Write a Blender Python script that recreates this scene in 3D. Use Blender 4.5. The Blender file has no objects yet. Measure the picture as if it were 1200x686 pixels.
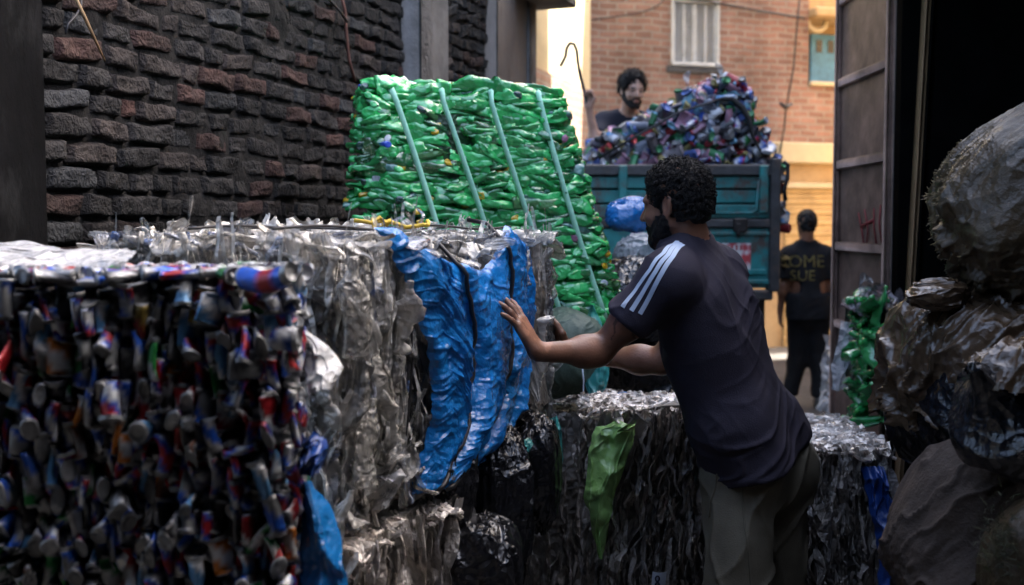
import bpy, math, random
import numpy as np
from mathutils import Vector, Matrix

# ------------------------------------------------------------------ camera, sky, sun, exposure
scene = bpy.context.scene
COL = scene.collection
FPX, HZ, EYE = 1333.0, 262.0, 1.62
PITCH = math.atan((343 - HZ) / FPX)
cam_data = bpy.data.cameras.new('camera')
cam = bpy.data.objects.new('camera', cam_data)
COL.objects.link(cam)
cam.location = (0, 0, EYE)
cam.rotation_euler = (math.pi / 2 - PITCH, 0, 0)
cam_data.sensor_width = 36.0
cam_data.lens = 36.0 * FPX / 1200.0
cam_data.clip_start, cam_data.clip_end = 0.05, 500
cam_data.dof.use_dof = True
cam_data.dof.focus_distance = 3.35
cam_data.dof.aperture_fstop = 2.8
scene.camera = cam

SUN_EL, SUN_AZ = math.radians(52), (0.90, 0.436)      # sun stands to the right, beyond the brick house
world = bpy.data.worlds.new('World')
scene.world = world
world.use_nodes = True
wn = world.node_tree.nodes
sky = wn.new('ShaderNodeTexSky')
sky.sky_type = 'NISHITA'
sky.sun_disc = False
sky.sun_elevation = SUN_EL
sky.sun_rotation = math.atan2(SUN_AZ[0], SUN_AZ[1])
sky.air_density, sky.dust_density, sky.ozone_density = 1.0, 5.0, 0.6
bg = wn['Background']
world.node_tree.links.new(sky.outputs[0], bg.inputs[0])
bg.inputs[1].default_value = 0.14
sun_data = bpy.data.lights.new('sun', 'SUN')
sun_data.energy = 3.5
sun_data.angle = math.radians(0.5)
sun_data.color = (1.0, 0.93, 0.82)
sun = bpy.data.objects.new('sun', sun_data)
COL.objects.link(sun)
_d = Vector((SUN_AZ[0] * math.cos(SUN_EL), SUN_AZ[1] * math.cos(SUN_EL), math.sin(SUN_EL)))
sun.rotation_euler = _d.to_track_quat('Z', 'Y').to_euler()
sun.location = _d * 30
vs = scene.view_settings
vs.view_transform = 'Standard'
vs.look = 'None'
vs.exposure = 3.1
vs.gamma = 1.0
vs.use_curve_mapping = False
cy = scene.cycles
cy.max_bounces = 8
cy.diffuse_bounces = 3
cy.glossy_bounces = 3
cy.transmission_bounces = 5
cy.transparent_max_bounces = 8
cy.caustics_reflective = False
cy.caustics_refractive = False
cy.sample_clamp_indirect = 4.0
cy.use_denoising = True

rng = np.random.default_rng(7)
random.seed(7)

# ------------------------------------------------------------------ helpers
CP, SP = math.cos(PITCH), math.sin(PITCH)
def ray(px, py):
    x, y = (px - 600) / FPX, (343 - py) / FPX
    return np.array([x, CP + y * SP, -SP + y * CP])
def at(px, py, Y):
    d = ray(px, py)
    return np.array([0, 0, EYE]) + d * (Y / d[1])
def on_plane(px, py, p0, n):
    d = ray(px, py)
    o = np.array([0, 0, EYE])
    return o + d * (np.dot(np.asarray(p0) - o, n) / np.dot(d, n))
def proj(P):
    P = np.atleast_2d(P) - np.array([0, 0, EYE])
    yc = P[:, 1] * CP - P[:, 2] * SP
    zc = P[:, 1] * SP + P[:, 2] * CP
    return np.stack([600 + FPX * P[:, 0] / yc, 343 - FPX * zc / yc, yc], 1)
def nrm(v):
    v = np.asarray(v, float)
    return v / np.linalg.norm(v)
def V3(*a):
    return np.array(a, float)

class Noise:
    def __init__(s, seed, freq=1.0, n=14, oct=3):
        r = np.random.default_rng(seed)
        ks, ph, am = [], [], []
        for o in range(oct):
            d = r.normal(size=(n, 3))
            d /= np.linalg.norm(d, axis=1)[:, None]
            ks.append(d * freq * 2 ** o * r.uniform(.6, 1.4, (n, 1)))
            ph.append(r.uniform(0, 6.283, n))
            am.append(np.full(n, .55 ** o * math.sqrt(2 / n)))
        s.k, s.p, s.a = np.concatenate(ks), np.concatenate(ph), np.concatenate(am)
    def __call__(s, P):
        return (np.sin(np.asarray(P) @ s.k.T + s.p) * s.a).sum(-1)
def crease(x, w=.18):                                        # narrow raised lines where the noise crosses zero
    return np.exp(-(x / w) ** 2)
def cusp(x, w=.2):                                          # the same with a sharp crest
    return np.exp(-np.abs(x) / w)
def ridge(x):
    return 1 - 2 * np.abs(x)

ORG = {}
class MB:
    """collects shapes, then links them as ONE mesh object"""
    def __init__(s):
        s.v, s.q, s.t, s.c, s.n = [], [], [], [], 0
    def add(s, V, q=None, t=None, col=(1, 1, 1)):
        V = np.asarray(V, float).reshape(-1, 3)
        c = np.asarray(col, float)
        if c.ndim == 1:
            c = np.tile(c[:3], (len(V), 1))
        s.v.append(V); s.c.append(c)
        if q is not None and len(q): s.q.append(np.asarray(q, int).reshape(-1, 4) + s.n)
        if t is not None and len(t): s.t.append(np.asarray(t, int).reshape(-1, 3) + s.n)
        s.n += len(V)
        return s
    def box(s, c, size, R=None, col=(1, 1, 1), bev=0.0):
        hx, hy, hz = np.asarray(size, float) / 2
        R = np.eye(3) if R is None else np.asarray(R)      # columns are the box's axes
        b = min(bev, hx * .9, hy * .9, hz * .9)
        if b <= 0:
            P = np.array([[x, y, z] for x in (-hx, hx) for y in (-hy, hy) for z in (-hz, hz)])
            Q = [[0, 1, 3, 2], [4, 6, 7, 5], [0, 4, 5, 1], [2, 3, 7, 6], [0, 2, 6, 4], [1, 5, 7, 3]]
            return s.add(P @ R.T + np.asarray(c), Q, None, col)
        P, idx = [], {}
        for i, sx in enumerate((-1, 1)):
            for j, sy in enumerate((-1, 1)):
                for k, sz in enumerate((-1, 1)):
                    for a in range(3):
                        e = [hx - b, hy - b, hz - b]
                        e[a] += b
                        idx[i, j, k, a] = len(P)
                        P.append([sx * e[0], sy * e[1], sz * e[2]])
        Q, T = [], []
        for i in (0, 1):
            Q.append([idx[i, 0, 0, 0], idx[i, 1, 0, 0], idx[i, 1, 1, 0], idx[i, 0, 1, 0]])
            Q.append([idx[0, i, 0, 1], idx[1, i, 0, 1], idx[1, i, 1, 1], idx[0, i, 1, 1]])
            Q.append([idx[0, 0, i, 2], idx[1, 0, i, 2], idx[1, 1, i, 2], idx[0, 1, i, 2]])
            for j in (0, 1):
                Q.append([idx[i, j, 0, 0], idx[i, j, 1, 0], idx[i, j, 1, 1], idx[i, j, 0, 1]])
                Q.append([idx[i, 0, j, 0], idx[i, 1, j, 0], idx[i, 1, j, 2], idx[i, 0, j, 2]])
                Q.append([idx[0, i, j, 1], idx[1, i, j, 1], idx[1, i, j, 2], idx[0, i, j, 2]])
                for k in (0, 1):
                    T.append([idx[i, j, k, 0], idx[i, j, k, 1], idx[i, j, k, 2]])
        return s.add(np.array(P) @ R.T + np.asarray(c), Q, T, col)
    def tube(s, pts, r, n=8, col=(1, 1, 1), cap=True, flat=1.0, up=None):
        pts = np.asarray(pts, float)
        r = np.full(len(pts), r) if np.isscalar(r) else np.asarray(r, float)
        T = np.gradient(pts, axis=0)
        T /= np.linalg.norm(T, axis=1)[:, None] + 1e-12
        A = np.array([0, 0, 1.0]) if up is None else np.asarray(up, float)
        if up is None and abs(T[0] @ A) > .9: A = np.array([1.0, 0, 0])
        V = []
        a = np.linspace(0, 2 * math.pi, n, endpoint=False)
        N = A
        for i in range(len(pts)):
            N = N - T[i] * (N @ T[i]); N = N / (np.linalg.norm(N) + 1e-12)
            B = np.cross(T[i], N)
            V.append(pts[i] + r[i] * (np.cos(a)[:, None] * N * flat + np.sin(a)[:, None] * B))
        m = len(pts)
        Q = [[i * n + j, i * n + (j + 1) % n, (i + 1) * n + (j + 1) % n, (i + 1) * n + j] for i in range(m - 1) for j in range(n)]
        V = np.concatenate(V)
        T3 = []
        if cap:
            V = np.concatenate([V, pts[:1], pts[-1:]])
            c0, c1 = m * n, m * n + 1
            T3 = [[c0, (j + 1) % n, j] for j in range(n)] + [[c1, (m - 1) * n + j, (m - 1) * n + (j + 1) % n] for j in range(n)]
        return s.add(V, Q, T3, col)
    def grid(s, G, col=(1, 1, 1), wrap=False):
        nv, nu = G.shape[:2]
        i, j = np.meshgrid(np.arange(nv - 1), np.arange(nu if wrap else nu - 1), indexing='ij')
        i, j = i.ravel(), j.ravel()
        k = (j + 1) % nu
        Q = np.stack([i * nu + j, i * nu + k, (i + 1) * nu + k, (i + 1) * nu + j], 1)
        c = np.asarray(col, float)
        return s.add(G.reshape(-1, 3), Q, None, c.reshape(-1, 3) if c.ndim == 3 else col)
    def build(s, name, mat, parent=None, org=None, smooth=True):
        V = np.concatenate(s.v); C = np.concatenate(s.c)
        if parent is not None: org = ORG[parent.name]
        elif org is None: org = np.array([V[:, 0].mean(), V[:, 1].mean(), V[:, 2].min()])
        me = bpy.data.meshes.new(name)
        Q = np.concatenate(s.q) if s.q else np.zeros((0, 4), int)
        T = np.concatenate(s.t) if s.t else np.zeros((0, 3), int)
        me.vertices.add(len(V))
        me.vertices.foreach_set('co', (V - org).astype(np.float32).ravel())
        L = np.concatenate([Q.ravel(), T.ravel()]).astype(np.int32)
        me.loops.add(len(L)); me.loops.foreach_set('vertex_index', L)
        st = np.concatenate([np.arange(len(Q)) * 4, len(Q) * 4 + np.arange(len(T)) * 3]).astype(np.int32)
        me.polygons.add(len(st)); me.polygons.foreach_set('loop_start', st)
        me.polygons.foreach_set('use_smooth', np.full(len(st), smooth))
        me.update(calc_edges=True)
        a = me.color_attributes.new('pig', 'FLOAT_COLOR', 'POINT')
        a.data.foreach_set('color', np.concatenate([C, np.ones((len(C), 1))], 1).astype(np.float32).ravel())
        me.materials.append(mat)
        o = bpy.data.objects.new(name, me)
        COL.objects.link(o)
        if parent is not None: o.parent = parent
        else: o.location = org
        ORG[o.name] = np.asarray(org, float)
        return o

def tag(o, label=None, cat=None, group=None, kind=None):
    if label: o['label'] = label
    if cat: o['category'] = cat
    if group: o['group'] = group
    if kind: o['kind'] = kind
    return o
def thing(name, label, cat, loc=(0, 0, 0), group=None):
    o = bpy.data.objects.new(name, None)
    o.empty_display_size = .1
    COL.objects.link(o)
    o.location = tuple(float(x) for x in loc)
    ORG[o.name] = np.asarray(loc, float)
    return tag(o, label, cat, group)

# ------------------------------------------------------------------ materials
def material(name, col, rough=.5, metal=0., var=.25, vscale=6., bump=0., bscale=40., transp=0., trans=0., attr=False, spec=.5, coat=0., sss=0., stretch=None, dirt=None, emit=None, rvar=0., crinkle=0., cscale=30.):
    m = bpy.data.materials.new(name)
    m.use_nodes = True
    nt = m.node_tree; N = nt.nodes; L = nt.links
    b = N['Principled BSDF']
    b.inputs['Roughness'].default_value = rough
    b.inputs['Metallic'].default_value = metal
    b.inputs['Specular IOR Level'].default_value = spec
    b.inputs['Coat Weight'].default_value = coat
    b.inputs['Transmission Weight'].default_value = trans
    tc = N.new('ShaderNodeTexCoord')
    src = tc.outputs['Object']
    if stretch:
        mp = N.new('ShaderNodeMapping'); mp.inputs['Scale'].default_value = stretch
        L.new(src, mp.inputs[0]); src = mp.outputs[0]
    nz = N.new('ShaderNodeTexNoise'); nz.inputs['Scale'].default_value = vscale; nz.inputs['Detail'].default_value = 6; nz.inputs['Roughness'].default_value = .65
    L.new(src, nz.inputs['Vector'])
    mr = N.new('ShaderNodeMapRange'); mr.inputs[1].default_value = .3; mr.inputs[2].default_value = .7
    mr.inputs[3].default_value = 1 - var; mr.inputs[4].default_value = 1 + var
    L.new(nz.outputs['Fac'], mr.inputs[0])
    mx = N.new('ShaderNodeMix'); mx.data_type = 'RGBA'; mx.blend_type = 'MULTIPLY'; mx.inputs[0].default_value = 1
    mx.inputs[6].default_value = (*col, 1)
    L.new(mr.outputs[0], mx.inputs[7])
    out = mx.outputs[2]
    if attr:
        at_ = N.new('ShaderNodeAttribute'); at_.attribute_name = 'pig'
        m2 = N.new('ShaderNodeMix'); m2.data_type = 'RGBA'; m2.blend_type = 'MULTIPLY'; m2.inputs[0].default_value = 1
        L.new(out, m2.inputs[6]); L.new(at_.outputs['Color'], m2.inputs[7]); out = m2.outputs[2]
    if dirt:                                                     # dirt = (colour, scale, low, high): blotches of another colour
        nd = N.new('ShaderNodeTexNoise'); nd.inputs['Scale'].default_value = dirt[1]; nd.inputs['Detail'].default_value = 8; nd.inputs['Roughness'].default_value = .7
        L.new(src, nd.inputs['Vector'])
        rd = N.new('ShaderNodeMapRange'); rd.inputs[1].default_value = dirt[2]; rd.inputs[2].default_value = dirt[3]
        L.new(nd.outputs['Fac'], rd.inputs[0])
        m3 = N.new('ShaderNodeMix'); m3.data_type = 'RGBA'; m3.inputs[7].default_value = (*dirt[0], 1)
        L.new(rd.outputs[0], m3.inputs[0]); L.new(out, m3.inputs[6]); out = m3.outputs[2]
    L.new(out, b.inputs['Base Color'])
    if rvar:
        r2 = N.new('ShaderNodeMapRange'); r2.inputs[3].default_value = max(.03, rough - rvar); r2.inputs[4].default_value = min(1, rough + rvar)
        L.new(nz.outputs['Fac'], r2.inputs[0]); L.new(r2.outputs[0], b.inputs['Roughness'])
    if sss:
        b.inputs['Subsurface Weight'].default_value = sss
        b.inputs['Subsurface Radius'].default_value = (.012, .005, .003)
        b.inputs['Subsurface Scale'].default_value = 1.0
    if bump:
        nb = N.new('ShaderNodeTexNoise'); nb.inputs['Scale'].default_value = bscale; nb.inputs['Detail'].default_value = 5; nb.inputs['Roughness'].default_value = .6
        L.new(src, nb.inputs['Vector'])
        bp = N.new('ShaderNodeBump'); bp.inputs['Strength'].default_value = bump; bp.inputs['Distance'].default_value = .01
        L.new(nb.outputs['Fac'], bp.inputs['Height']); L.new(bp.outputs[0], b.inputs['Normal'])
    if crinkle:                                                  # sharp little facets of crumpled film
        w1 = N.new('ShaderNodeTexNoise'); w1.inputs['Scale'].default_value = cscale * .35; w1.inputs['Detail'].default_value = 3
        L.new(src, w1.inputs['Vector'])
        wa = N.new('ShaderNodeVectorMath'); wa.operation = 'MULTIPLY_ADD'; wa.inputs[1].default_value = (.09, .09, .09)
        L.new(w1.outputs['Color'], wa.inputs[0]); L.new(src, wa.inputs[2])
        vo = N.new('ShaderNodeTexVoronoi'); vo.inputs['Scale'].default_value = cscale
        L.new(wa.outputs[0], vo.inputs['Vector'])
        b2 = N.new('ShaderNodeBump'); b2.inputs['Strength'].default_value = crinkle; b2.inputs['Distance'].default_value = .012
        L.new(vo.outputs['Distance'], b2.inputs['Height'])
        if bump: L.new(bp.outputs[0], b2.inputs['Normal'])
        L.new(b2.outputs[0], b.inputs['Normal'])
    if transp:
        tr = N.new('ShaderNodeBsdfTransparent'); ms = N.new('ShaderNodeMixShader'); ms.inputs[0].default_value = transp
        L.new(b.outputs[0], ms.inputs[1]); L.new(tr.outputs[0], ms.inputs[2])
        L.new(ms.outputs[0], N['Material Output'].inputs[0])
        lw = N.new('ShaderNodeLayerWeight'); lw.inputs[0].default_value = .35          # film is denser seen edge-on
        lr = N.new('ShaderNodeMapRange'); lr.inputs[1].default_value = 0.; lr.inputs[2].default_value = .8
        lr.inputs[3].default_value = transp; lr.inputs[4].default_value = transp * .15
        L.new(lw.outputs['Facing'], lr.inputs[0]); L.new(lr.outputs[0], ms.inputs[0])
    return m
MT = dict(
    can=material('printed_aluminium', (1, 1, 1), .38, .3, var=.12, attr=True, bump=.25, bscale=90, dirt=((.06, .05, .04), 22, .55, .85)),
    green=material('green_plastic', (.045, .50, .13), .13, 0, var=.25, attr=True, bump=.25, bscale=90, transp=.12, spec=1.0, rvar=.08, crinkle=.5, cscale=34, coat=.9),
    clear=material('clear_plastic', (.42, .41, .39), .07, 0, var=.25, attr=True, bump=.3, bscale=90, transp=.55, spec=1.0, rvar=.05, crinkle=.8, cscale=46, coat=.7),
    film=material('clear_film', (.62, .63, .66), .2, 0, var=.15, attr=True, bump=.3, bscale=80, transp=.5, spec=.9, crinkle=.7, cscale=36, coat=.5),
    greyplastic=material('dirty_grey_plastic', (.30, .28, .26), .2, 0, var=.35, attr=True, bump=.3, bscale=90, spec=1.0, transp=.3, crinkle=.8, cscale=48, coat=.7),
    core=material('packed_core', (.045, .043, .04), .5, 0, attr=True, bump=.6, bscale=25, crinkle=1., cscale=30, var=.7, vscale=25),
    blue=material('blue_plastic_film', (.008, .155, .47), .22, 0, var=.2, vscale=9, bump=.3, bscale=110, spec=.8, dirt=((.02, .05, .13), 11, .6, .8), attr=True, crinkle=.45, cscale=38),
    bluedark=material('dark_blue_film', (.012, .05, .23), .3, 0, var=.3, bump=.4, bscale=40, spec=.7),
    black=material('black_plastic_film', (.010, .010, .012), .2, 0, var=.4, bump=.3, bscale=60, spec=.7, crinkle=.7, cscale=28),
    teal=material('teal_film', (.03, .26, .25), .3, 0, var=.3, bump=.4, bscale=40, transp=.25, spec=.6),
    lime=material('lime_film', (.36, .66, .20), .25, 0, var=.2, bump=.3, bscale=60, spec=.8, transp=.2, crinkle=.5, cscale=30),
    greysack=material('grey_green_sack', (.075, .11, .085), .6, 0, var=.2, bump=.3, bscale=60),
    strap=material('green_strap', (.45, .84, .62), .35, 0, var=.12, vscale=30, bump=.2, bscale=120),
    wire=material('dark_wire', (.03, .028, .03), .45, .3, var=.3),
    yellow=material('yellow_rope', (.55, .38, .03), .6, 0, var=.3, bump=.5, bscale=150),
    sack=material('woven_sack', (.060, .038, .017), .38, 0, var=.35, vscale=7, bump=.4, bscale=120, dirt=((.03, .03, .02), 6, .5, .75), crinkle=.5, cscale=22, spec=.7),
    fibre=material('frayed_fibre', (.12, .085, .035), .6, 0, attr=True),
    tansack=material('tan_plastic_sheet', (.085, .052, .028), .24, 0, var=.35, vscale=5, bump=.3, bscale=80, spec=.9, crinkle=.6, cscale=26, dirt=((.045, .032, .022), 5, .5, .8)),
    palesack=material('pale_woven_sack', (.062, .042, .030), .75, 0, var=.3, vscale=5, bump=.4, bscale=110, dirt=((.04, .028, .02), 4, .5, .8)),
    soot=material('sooty_brick', (1, 1, 1), .85, 0, var=.45, vscale=22, attr=True, bump=1.0, bscale=70, spec=.35, crinkle=.6, cscale=55),
    mortar=material('sooty_mortar', (.015, .0138, .013), .9, 0, var=.5, vscale=15, bump=1.0, bscale=40, spec=.2),
    concrete=material('dark_concrete', (.085, .085, .088), .85, 0, var=.35, vscale=5, bump=.7, bscale=30, dirt=((.03, .03, .03), 3, .45, .7)),
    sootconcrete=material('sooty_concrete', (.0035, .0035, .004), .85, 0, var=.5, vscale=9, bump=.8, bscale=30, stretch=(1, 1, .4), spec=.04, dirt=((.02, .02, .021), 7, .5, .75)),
    greyplaster=material('grey_plaster', (.13, .115, .105), .85, 0, var=.3, vscale=4, bump=.5, bscale=25, stretch=(1, 1, .35), dirt=((.05, .045, .04), 3, .5, .75)),
    cream=material('cream_plaster', (.62, .52, .33), .85, 0, var=.12, vscale=3, bump=.4, bscale=15),
    ochre=material('ochre_plaster', (.52, .36, .19), .85, 0, var=.25, vscale=3, bump=.4, bscale=20, dirt=((.28, .2, .13), 3, .55, .8)),
    shutter=material('white_shutter_paint', (.52, .54, .55), .55, 0, var=.15, vscale=9, dirt=((.3, .28, .25), 8, .55, .8)),
    bluewood=material('blue_painted_wood', (.10, .30, .52), .5, 0, var=.3, vscale=12),
    roller=material('roller_shutter', (.50, .34, .15), .55, .1, var=.2, vscale=5),
    gate=material('grey_steel_sheet', (.34, .225, .18), .6, .1, var=.35, vscale=4, bump=.25, bscale=30, dirt=((.13, .085, .068), 3.5, .42, .7)),
    redpaint=material('red_spray_paint', (.22, .02, .025), .6, 0, var=.3),
    steel=material('dark_steel', (.035, .032, .032), .5, .5, var=.4, vscale=12, bump=.3, bscale=40),
    timber=material('worn_timber', (.30, .19, .10), .7, 0, var=.5, vscale=10, bump=.6, bscale=50, stretch=(1, 1, .15)),
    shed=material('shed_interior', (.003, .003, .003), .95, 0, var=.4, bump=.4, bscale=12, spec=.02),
    teal_paint=material('teal_truck_paint', (.025, .20, .20), .4, 0, var=.3, vscale=7, bump=.2, bscale=30, dirt=((.085, .06, .05), 6, .47, .62)),
    rail=material('dark_truck_rail', (.055, .055, .058), .5, .2, var=.4, vscale=10, bump=.3, bscale=40, dirt=((.14, .09, .06), 8, .55, .75)),
    sticker=material('sticker_print', (1, 1, 1), .5, 0, var=.15, attr=True),
    rubber=material('tyre_rubber', (.018, .018, .018), .8, 0, var=.3, bump=.3),
    glass=material('dark_glass', (.02, .025, .03), .08, 0, var=.1, spec=.8),
    lamp=material('orange_lamp', (.35, .10, .02), .3, 0, var=.1),
    skin=material('skin', (1, 1, 1), .42, 0, var=.10, vscale=30, attr=True, bump=.18, bscale=140, sss=.08, spec=.45),
    hair=material('black_hair', (.006, .005, .005), .5, 0, var=.4, vscale=60, bump=.8, bscale=220, spec=.3),
    stubble=material('beard_hair', (.008, .006, .0055), .6, 0, var=.4, vscale=80, bump=.9, bscale=300, spec=.3),
    navy=material('navy_cotton', (.034, .029, .042), .85, 0, var=.18, vscale=10, bump=.25, bscale=260, spec=.25),
    stripe=material('white_stripe', (.50, .58, .70), .7, 0, var=.12, bump=.2, bscale=200),
    olive=material('olive_cotton', (.15, .132, .095), .85, 0, var=.22, vscale=9, bump=.3, bscale=240, spec=.25),
    blackcloth=material('black_cotton', (.009, .009, .011), .85, 0, var=.25, bump=.25, bscale=160, spec=.25),
    darkshirt=material('black_navy_cotton', (.020, .021, .032), .85, 0, var=.25, bump=.25, bscale=160, spec=.25),
    shoe=material('dark_shoe', (.03, .027, .025), .6, 0, var=.3),
    yellowprint=material('yellow_print', (.13, .10, .025), .8, 0, var=.7, vscale=30),
    asphalt=material('dusty_asphalt', (.105, .098, .09), .9, 0, var=.35, vscale=2.5, bump=.7, bscale=18, dirt=((.06, .055, .05), 1.5, .45, .7)),
    ink=material('dark_ink', (.01, .012, .04), .6),
    label=material('white_label', (.55, .60, .68), .45, 0, var=.1),
)

def brick_material(name, c1, c2, mortar, ex, course, length, msize=.012):
    """running-bond bricks along the horizontal direction ex (world)"""
    m = bpy.data.materials.new(name); m.use_nodes = True
    nt = m.node_tree; N = nt.nodes; L = nt.links; b = N['Principled BSDF']
    b.inputs['Roughness'].default_value = .85; b.inputs['Specular IOR Level'].default_value = .25
    tc = N.new('ShaderNodeTexCoord')
    dp = N.new('ShaderNodeVectorMath'); dp.operation = 'DOT_PRODUCT'; dp.inputs[1].default_value = (*ex, 0)
    L.new(tc.outputs['Object'], dp.inputs[0])
    sp = N.new('ShaderNodeSeparateXYZ'); L.new(tc.outputs['Object'], sp.inputs[0])
    nw = N.new('ShaderNodeTexNoise'); nw.inputs['Scale'].default_value = 2.2; nw.inputs['Detail'].default_value = 5
    L.new(tc.outputs['Object'], nw.inputs['Vector'])
    wz = N.new('ShaderNodeMath'); wz.operation = 'MULTIPLY_ADD'; wz.inputs[1].default_value = .07
    L.new(nw.outputs['Fac'], wz.inputs[0]); L.new(sp.outputs['Z'], wz.inputs[2])
    cb = N.new('ShaderNodeCombineXYZ'); L.new(dp.outputs['Value'], cb.inputs['X']); L.new(wz.outputs[0], cb.inputs['Y'])
    bt = N.new('ShaderNodeTexBrick'); bt.inputs['Scale'].default_value = 1.0
    bt.inputs['Brick Width'].default_value = length; bt.inputs['Row Height'].default_value = course
    bt.inputs['Mortar Size'].default_value = msize; bt.inputs['Mortar Smooth'].default_value = .3; bt.inputs['Bias'].default_value = -.1
    bt.inputs['Color1'].default_value = (*c1, 1); bt.inputs['Color2'].default_value = (*c2, 1); bt.inputs['Mortar'].default_value = (*mortar, 1)
    L.new(cb.outputs[0], bt.inputs['Vector'])
    nz = N.new('ShaderNodeTexNoise'); nz.inputs['Scale'].default_value = 1.3; nz.inputs['Detail'].default_value = 9; nz.inputs['Roughness'].default_value = .7
    L.new(tc.outputs['Object'], nz.inputs['Vector'])
    mr = N.new('ShaderNodeMapRange'); mr.inputs[1].default_value = .3; mr.inputs[2].default_value = .7; mr.inputs[3].default_value = .55; mr.inputs[4].default_value = 1.3
    L.new(nz.outputs['Fac'], mr.inputs[0])
    mx = N.new('ShaderNodeMix'); mx.data_type = 'RGBA'; mx.blend_type = 'MULTIPLY'; mx.inputs[0].default_value = 1
    L.new(bt.outputs['Color'], mx.inputs[6]); L.new(mr.outputs[0], mx.inputs[7])
    L.new(mx.outputs[2], b.inputs['Base Color'])
    bp = N.new('ShaderNodeBump'); bp.inputs['Strength'].default_value = .8; bp.inputs['Distance'].default_value = .015
    ad = N.new('ShaderNodeMath'); ad.operation = 'SUBTRACT'; L.new(nz.outputs['Fac'], ad.inputs[0]); L.new(bt.outputs['Fac'], ad.inputs[1])
    L.new(ad.outputs[0], bp.inputs['Height']); L.new(bp.outputs[0], b.inputs['Normal'])
    return m
# ------------------------------------------------------------------ ground
X, Y_ = np.meshgrid(np.linspace(-60, 60, 61), np.concatenate([np.linspace(-20, 20, 81), np.linspace(22, 90, 20)]))
Z = np.zeros_like(X)
tag(MB().grid(np.stack([X, Y_, Z], -1)).build('ground', MT['asphalt'], org=(0, 0, 0)), kind='structure')

# ------------------------------------------------------------------ the sooty brick wall on the left
WU = V3(.3198, .9475, 0)                   # runs away to the right, like the alley
WN = V3(.9475, -.3198, 0)                  # its face looks at the alley
W0 = V3(-1.35, 3.6, 0)
def wallp(t, z, d=0.):
    return W0 + WU * t + WN * d + V3(0, 0, z)
RW = np.stack([WU, -WN, V3(0, 0, 1)], 1)   # columns: along, into the wall, up

def rough_bricks(mb, t0, t1, z0, z1, L, H, seed, irregular=0.):
    r = np.random.default_rng(seed)
    nz = Noise(seed, 60, oct=3); nc = Noise(seed + 2, 30, oct=2); nl = Noise(seed + 1, 9, oct=2)
    row, z = 0, z0
    while z < z1:
        h = H * r.uniform(.92, 1.08)
        t = t0 - (L * .5 if row % 2 else 0) - r.uniform(0, .04)
        while t < t1:
            l = L * r.uniform(.62, 1.12)
            if r.random() < .12: l *= .55
            a, b = max(t, t0), min(t + l, t1)
            if b - a > .03:
                g = r.uniform(.004, .012)
                sk = r.normal(0, .05 * (1 + 4 * irregular))
                nu, nv = max(5, int((b - a) / .012)), 8
                uu, vv = np.meshgrid(np.linspace(0, 1, nu), np.linspace(0, 1, nv))
                ed = np.minimum(np.minimum(uu, 1 - uu) * (b - a), np.minimum(vv, 1 - vv) * (h - g))
                dep = np.where(ed < 1e-6, -.026, 0) + .009 * (1 - np.exp(-ed / .0035))
                tt = a + g * .5 + uu * (b - a - g)
                zz = z + vv * (h - g) + sk * (uu - .5) * (b - a) + irregular * .02 * np.sin(7 * tt + row)
                base = r.uniform(-.003, .008) * (1 + irregular) - (r.random() < .03) * .02
                P = wallp(0, 0)[None, None] + WU * tt[..., None] + V3(0, 0, 1) * zz[..., None]
                n1 = nz(P); n2 = nl(P)
                dd = base + dep + (.0026 * n1 + .0022 * ridge(nc(P)) + .0022 * n2) * (ed > 1e-6)
                P = P + WN * dd[..., None] + (WU * .0025 * n2[..., None] + V3(0, 0, .0022) * n1[..., None])
                k = r.random()
                c = V3(.0145, .0128, .0125) * r.uniform(.4, 1.2)
                if k < .17: c = V3(.034, .0165, .0135) * r.uniform(.6, 1.15)
                elif k < .36: c = V3(.025, .019, .017) * r.uniform(.7, 1.2)
                elif k < .5: c = V3(.021, .0215, .023) * r.uniform(.7, 1.2)
                cc = c[None, None] * np.clip(1 + .35 * n2[..., None], .4, 1.7)
                mb.grid(P, cc)
            t += l
        z += h; row += 1

bw = thing('brick_wall', 'sooty dark rough brick wall running along the left side of the alley', 'wall', wallp(0, 0))
mb = MB()
rough_bricks(mb, -.45, 2.47, .7, 3.0, .225, .078, 3)
mb.build('brick_face', MT['soot'], bw)
mb = MB()
rough_bricks(mb, 2.90, 3.72, .7, 3.3, .21, .075, 5, .35)
mb.build('stone_face', MT['soot'], bw)
mb = MB().box(wallp(1.6, 3.5, -.175), (4.4, .3, 7.0), RW)
A, B = np.meshgrid(np.linspace(-.45, 3.74, 230), np.linspace(.7, 3.1, 130))
P = W0 + WU * A[..., None] + V3(0, 0, 1) * B[..., None]
P = P + WN * (-.011 + .0045 * Noise(15, 22, oct=3)(P) + .003 * Noise(16, 3, oct=2)(P))[..., None]
mb.grid(P)
mb.build('mortar_core', MT['mortar'], bw)
mb = MB()
g = np.linspace(0, 1, 40)
A, B = np.meshgrid(2.49 + .39 * np.linspace(0, 1, 8), g * 7)
nzp = Noise(9, 12)
P = W0 + WU * A[..., None] + V3(0, 0, 1) * B[..., None]
mb.box(wallp(2.68, 3.5, .03), (.40, .12, 7.0), RW, bev=.012)
mb.build('concrete_pilaster', MT['concrete'], bw)

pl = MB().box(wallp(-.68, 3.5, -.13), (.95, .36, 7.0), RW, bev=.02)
tag(pl.build('concrete_pillar', MT['sootconcrete'], org=wallp(-.62, 0)), 'dark sooty concrete pillar standing before the brick wall, at the photo\'s left edge', 'pillar')

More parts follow.
